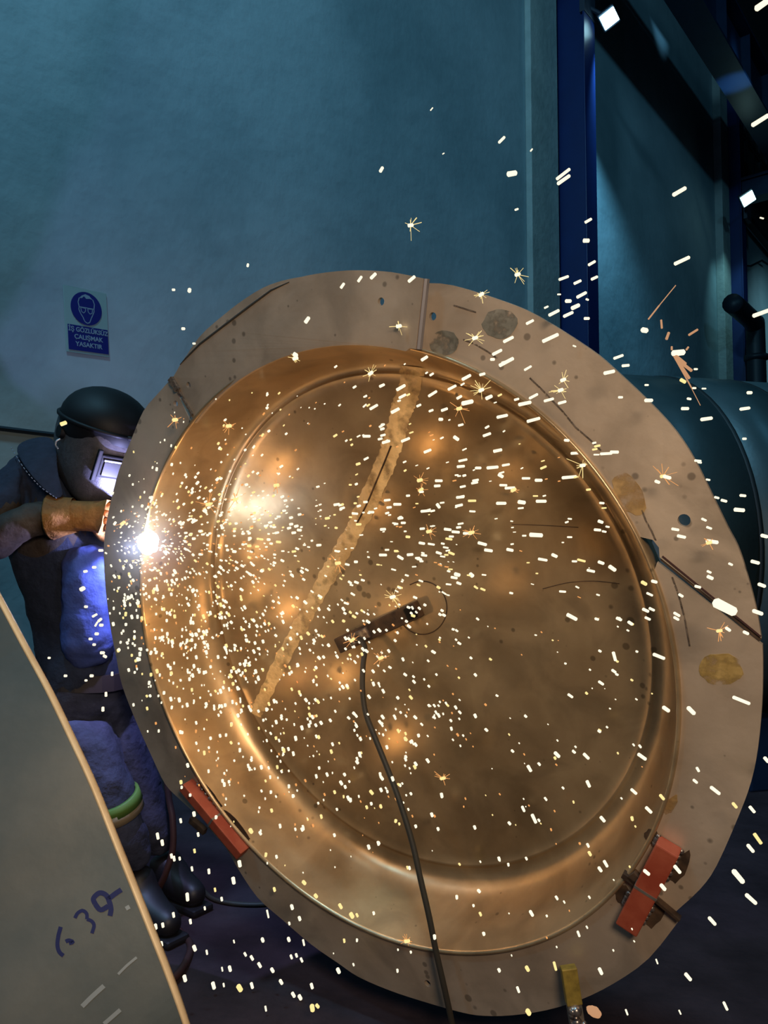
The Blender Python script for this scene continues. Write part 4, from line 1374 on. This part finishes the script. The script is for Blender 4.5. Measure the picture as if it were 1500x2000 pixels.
for (x, y, s_, k) in BUR:
    d, on = spark_pos(x, y)
    c = P(x, y, d)
    sc = d / F
    b_ = bmesh.new()
    ax0 = math.radians(random.uniform(10, 60))
    o = bpy.data.objects.new('spark_burst', None); COL.objects.link(o); o.location = c
    u_, v_ = vx, vz
    capsule(b_, Vector((0, 0, 0)), vx * math.cos(ax0) + vz * math.sin(ax0) * .5, 12 * sc, 3.6 * sc)
    obj('core', b_, M_sp[0 if k == 0 else 1], o, True)
    b_ = bmesh.new()
    for i in range(random.randint(8, 13)):
        a = random.uniform(0, 2 * PI)
        l0 = random.uniform(.25, 1.0) * s_ * sc * 1.5
        dr = Vector((math.cos(a), random.uniform(-.6, .6), math.sin(a))).normalized()
        capsule(b_, dr * l0 * .6, dr, l0, random.uniform(.4, .8) * sc, 4)
    obj('rays', b_, M_sp[2 if k else 1], o)
    BL.append((o, x, y, '%s spark burst %s' % ('white star shaped' if k == 0 else 'yellow star shaped' if k == 1 else 'spidery orange rayed', zone(x, y, on))))
number_labels(BL, 'spark burst', lambda x, y: 'star shaped spark bursts')

# the large fan-like burst at the right
d = 1.25
c = P(1318, 690, d); o = thing('spark_burst', 'large spark splitting into a fan of falling orange splinters above the tank', 'spark burst', c)
b_ = bmesh.new(); capsule(b_, P(1325, 689, d) - c, P(1340, 687, d) - P(1312, 690, d), 27 * d / F, 6 * d / F); obj('core', b_, M_sp[0], o, True)
b_ = bmesh.new()
for (x0, y0, x1, y1, r_) in ((1314, 692, 1351, 758, 1.4), (1318, 694, 1340, 712, 3.4), (1322, 702, 1352, 725, 3.2), (1320, 700, 1347, 740, 3.0), (1350, 757, 1368, 792, .7), (1266, 624, 1288, 596, 1.6), (1288, 596, 1320, 557, 1.0), (1312, 684, 1312, 676, 2), (1340, 684, 1345, 677, 2)):
    q0, q1 = P(x0, y0, d) - c, P(x1, y1, d) - c
    capsule(b_, (q0 + q1) / 2, q1 - q0, (q1 - q0).length, r_ * d / F, 6)
obj('splinters', b_, M_sp[3], o)
# ember at the foot of the prop
c = P(1160, 1976, 1.35); o = thing('ember', 'large orange glowing ember beside the square prop', 'ember', c)
bm = bmesh.new(); bmesh.ops.create_icosphere(bm, subdivisions=3, radius=.011, matrix=Matrix.Rotation(.5, 4, 'Y') @ Matrix.Diagonal((1.25, .8, .8, 1)))
for v in bm.verts:
    v.co *= 1 + random.uniform(-.08, .08)
obj('core', bm, M_sp[3], o, True)

# the dense swarm of small sparks: one object
bms = [bmesh.new() for _ in range(4)]


def swarm(px, py, ln, wd, ang, k):
    d, on = spark_pos(px, py)
    c = P(px, py, d)
    a = math.radians(ang)
    ax = P(px + 10 * math.cos(a), py - 10 * math.sin(a), d) - c
    capsule(bms[0], c, ax, ln / F * d, wd / 2 / F * d, 5)


def flow(px, py):
    dx, dy = px - 289, -(py - 1060)
    if abs(dx) < 30 and abs(dy) < 60:
        return random.uniform(-40, 40)
    if dy > 0:
        return math.degrees(math.atan2(1.05 * dy, max(dx, 30))) + random.gauss(0, 7)
    return math.degrees(math.atan2(2.4 * dy, max(dx, 40))) + random.gauss(0, 9)


parts_ = []
def add(px, py, sc=1.0):
    if not (195 < px < 1480 and 690 < py < 1975):
        return
    dist = math.hypot(px - 289, py - 1060)
    k = random.choices((0, 1, 2), (70, 18, 12))[0]
    wd = random.uniform(3.2, 6.2) * sc * (1.0 if k < 2 else .7) * (.75 if dist < 70 else 1)
    if random.random() < .22:
        wd *= .55
    up = (py < 1180 and px > 420)
    ln = wd * random.uniform(1.0, 1.5) * (1 + (min(1.3, (px - 420) / 420) * random.uniform(.3, 1.2) if up else .12))
    parts_.append((px, py, ln, wd, flow(px, py), k))


def G(n, mx, sx, my, sy, sc=1.0, cond=None):
    i = 0
    while i < n:
        x, y = random.gauss(mx, sx), random.gauss(my, sy)
        if (cond is None or cond(x, y)) and surf_depth(x, y) is not None:
            add(x, y, sc); i += 1


def U(n, x0, x1, y0, y1, sc=1.0, cond=None):
    i = 0
    while i < n:
        x, y = random.uniform(x0, x1), random.uniform(y0, y1)
        if (cond is None or cond(x, y)) and surf_depth(x, y) is not None:
            add(x, y, sc); i += 1


G(150, 292, 34, 1060, 36, .9)
G(150, 300, 60, 1080, 60, .95)
G(230, 340, 85, 1190, 80, 1.0)
G(280, 400, 110, 1265, 75, 1.0)
G(150, 560, 130, 1290, 80, 1.0)
G(170, 430, 90, 1020, 50, .95)
G(110, 470, 60, 1055, 60, .95)
G(55, 400, 80, 935, 50, .9)
U(75, 420, 760, 760, 1000, .9)
U(150, 520, 900, 980, 1200, .95)
U(90, 750, 1200, 860, 1180, .85)
U(120, 600, 900, 1180, 1430, 1.0)
U(60, 880, 1280, 1150, 1500, .95)
U(135, 420, 820, 1380, 1620, 1.05)
U(70, 520, 1150, 1350, 1700, 1.1)
U(80, 480, 1250, 1550, 1900, 1.1)
U(90, 330, 560, 1300, 1560, 1.0)
U(30, 600, 1000, 700, 860, .8)
for f_ in rest:
    parts_.append((float(f_[0]), float(f_[1]), float(f_[2]), float(f_[3]), float(f_[4]), int(f_[5]) if len(f_) > 5 else 0))
b_ = bmesh.new()
for (x, y, ln, wd, ang, k) in parts_:
    d, on = spark_pos(x, y)
    c = P(x, y, d); a = math.radians(ang)
    ax = P(x + 10 * math.cos(a), y - 10 * math.sin(a), d) - c
    n0_ = len(b_.faces)
    capsule(b_, c, ax, ln / F * d, wd / 2 / F * d, 5)
    b_.faces.ensure_lookup_table()
    for i in range(n0_, len(b_.faces)):
        b_.faces[i].material_index = k
so_ = obj('spark_swarm', b_, M_sp, None, True)
tag(so_, 'dense swarm of tiny yellow white sparks spreading from the arc across the dish', 'sparks', kind='stuff')
for q in bms:
    q.free()
# the sparks' own warm light over the dish
for (x, y, g) in ((330, 1230, .10), (300, 1000, .08), (350, 1130, .12), (430, 1250, .2), (420, 1400, .16), (380, 950, .14), (520, 1400, .25), (600, 1300, .3), (540, 1060, .3), (640, 930, .3),
                  (760, 1010, .35), (820, 840, .35), (930, 980, .4), (1040, 1080, .4), (740, 1280, .4), (620, 1560, .25), (900, 1220, .45), (700, 780, .3)):
    ds = surf_depth(x, y)
    light('spark_glow', 'POINT', P(x, y, ds - g), .15 + (.25 * g if g < .32 else -.05), (1.0, .56, .22), size=.004)
# welding fume around the arc
fm = bpy.data.materials.new('fume'); fm.use_nodes = True
nt = fm.node_tree; nt.nodes.remove(nt.nodes['Principled BSDF'])
vs_ = nt.nodes.new('ShaderNodeVolumeScatter'); vs_.inputs['Color'].default_value = (.75, .78, 1, 1); vs_.inputs['Anisotropy'].default_value = .2
tc = nt.nodes.new('ShaderNodeTexCoord')
le = nt.nodes.new('ShaderNodeVectorMath'); le.operation = 'LENGTH'
nt.links.new(tc.outputs['Object'], le.inputs[0])
no = nt.nodes.new('ShaderNodeTexNoise'); no.inputs['Scale'].default_value = 14; nt.links.new(tc.outputs['Object'], no.inputs['Vector'])
mr = nt.nodes.new('ShaderNodeMapRange'); mr.inputs['From Min'].default_value = 0; mr.inputs['From Max'].default_value = .15; mr.inputs['To Min'].default_value = 2.6; mr.inputs['To Max'].default_value = 0
nt.links.new(le.outputs['Value'], mr.inputs['Value'])
mu = nt.nodes.new('ShaderNodeMath'); mu.operation = 'MULTIPLY'; nt.links.new(mr.outputs['Result'], mu.inputs[0]); nt.links.new(no.outputs['Fac'], mu.inputs[1])
nt.links.new(mu.outputs[0], vs_.inputs['Density']); nt.links.new(vs_.outputs[0], nt.nodes['Material Output'].inputs['Volume'])
b_ = bmesh.new(); bmesh.ops.create_icosphere(b_, subdivisions=3, radius=.15)
fu = obj('welding_fume', b_, fm, None, True); fu.location = arcp + e1 * .07 + n_w * .05
tag(fu, 'thin bluish fume glowing around the arc', 'smoke', kind='stuff')
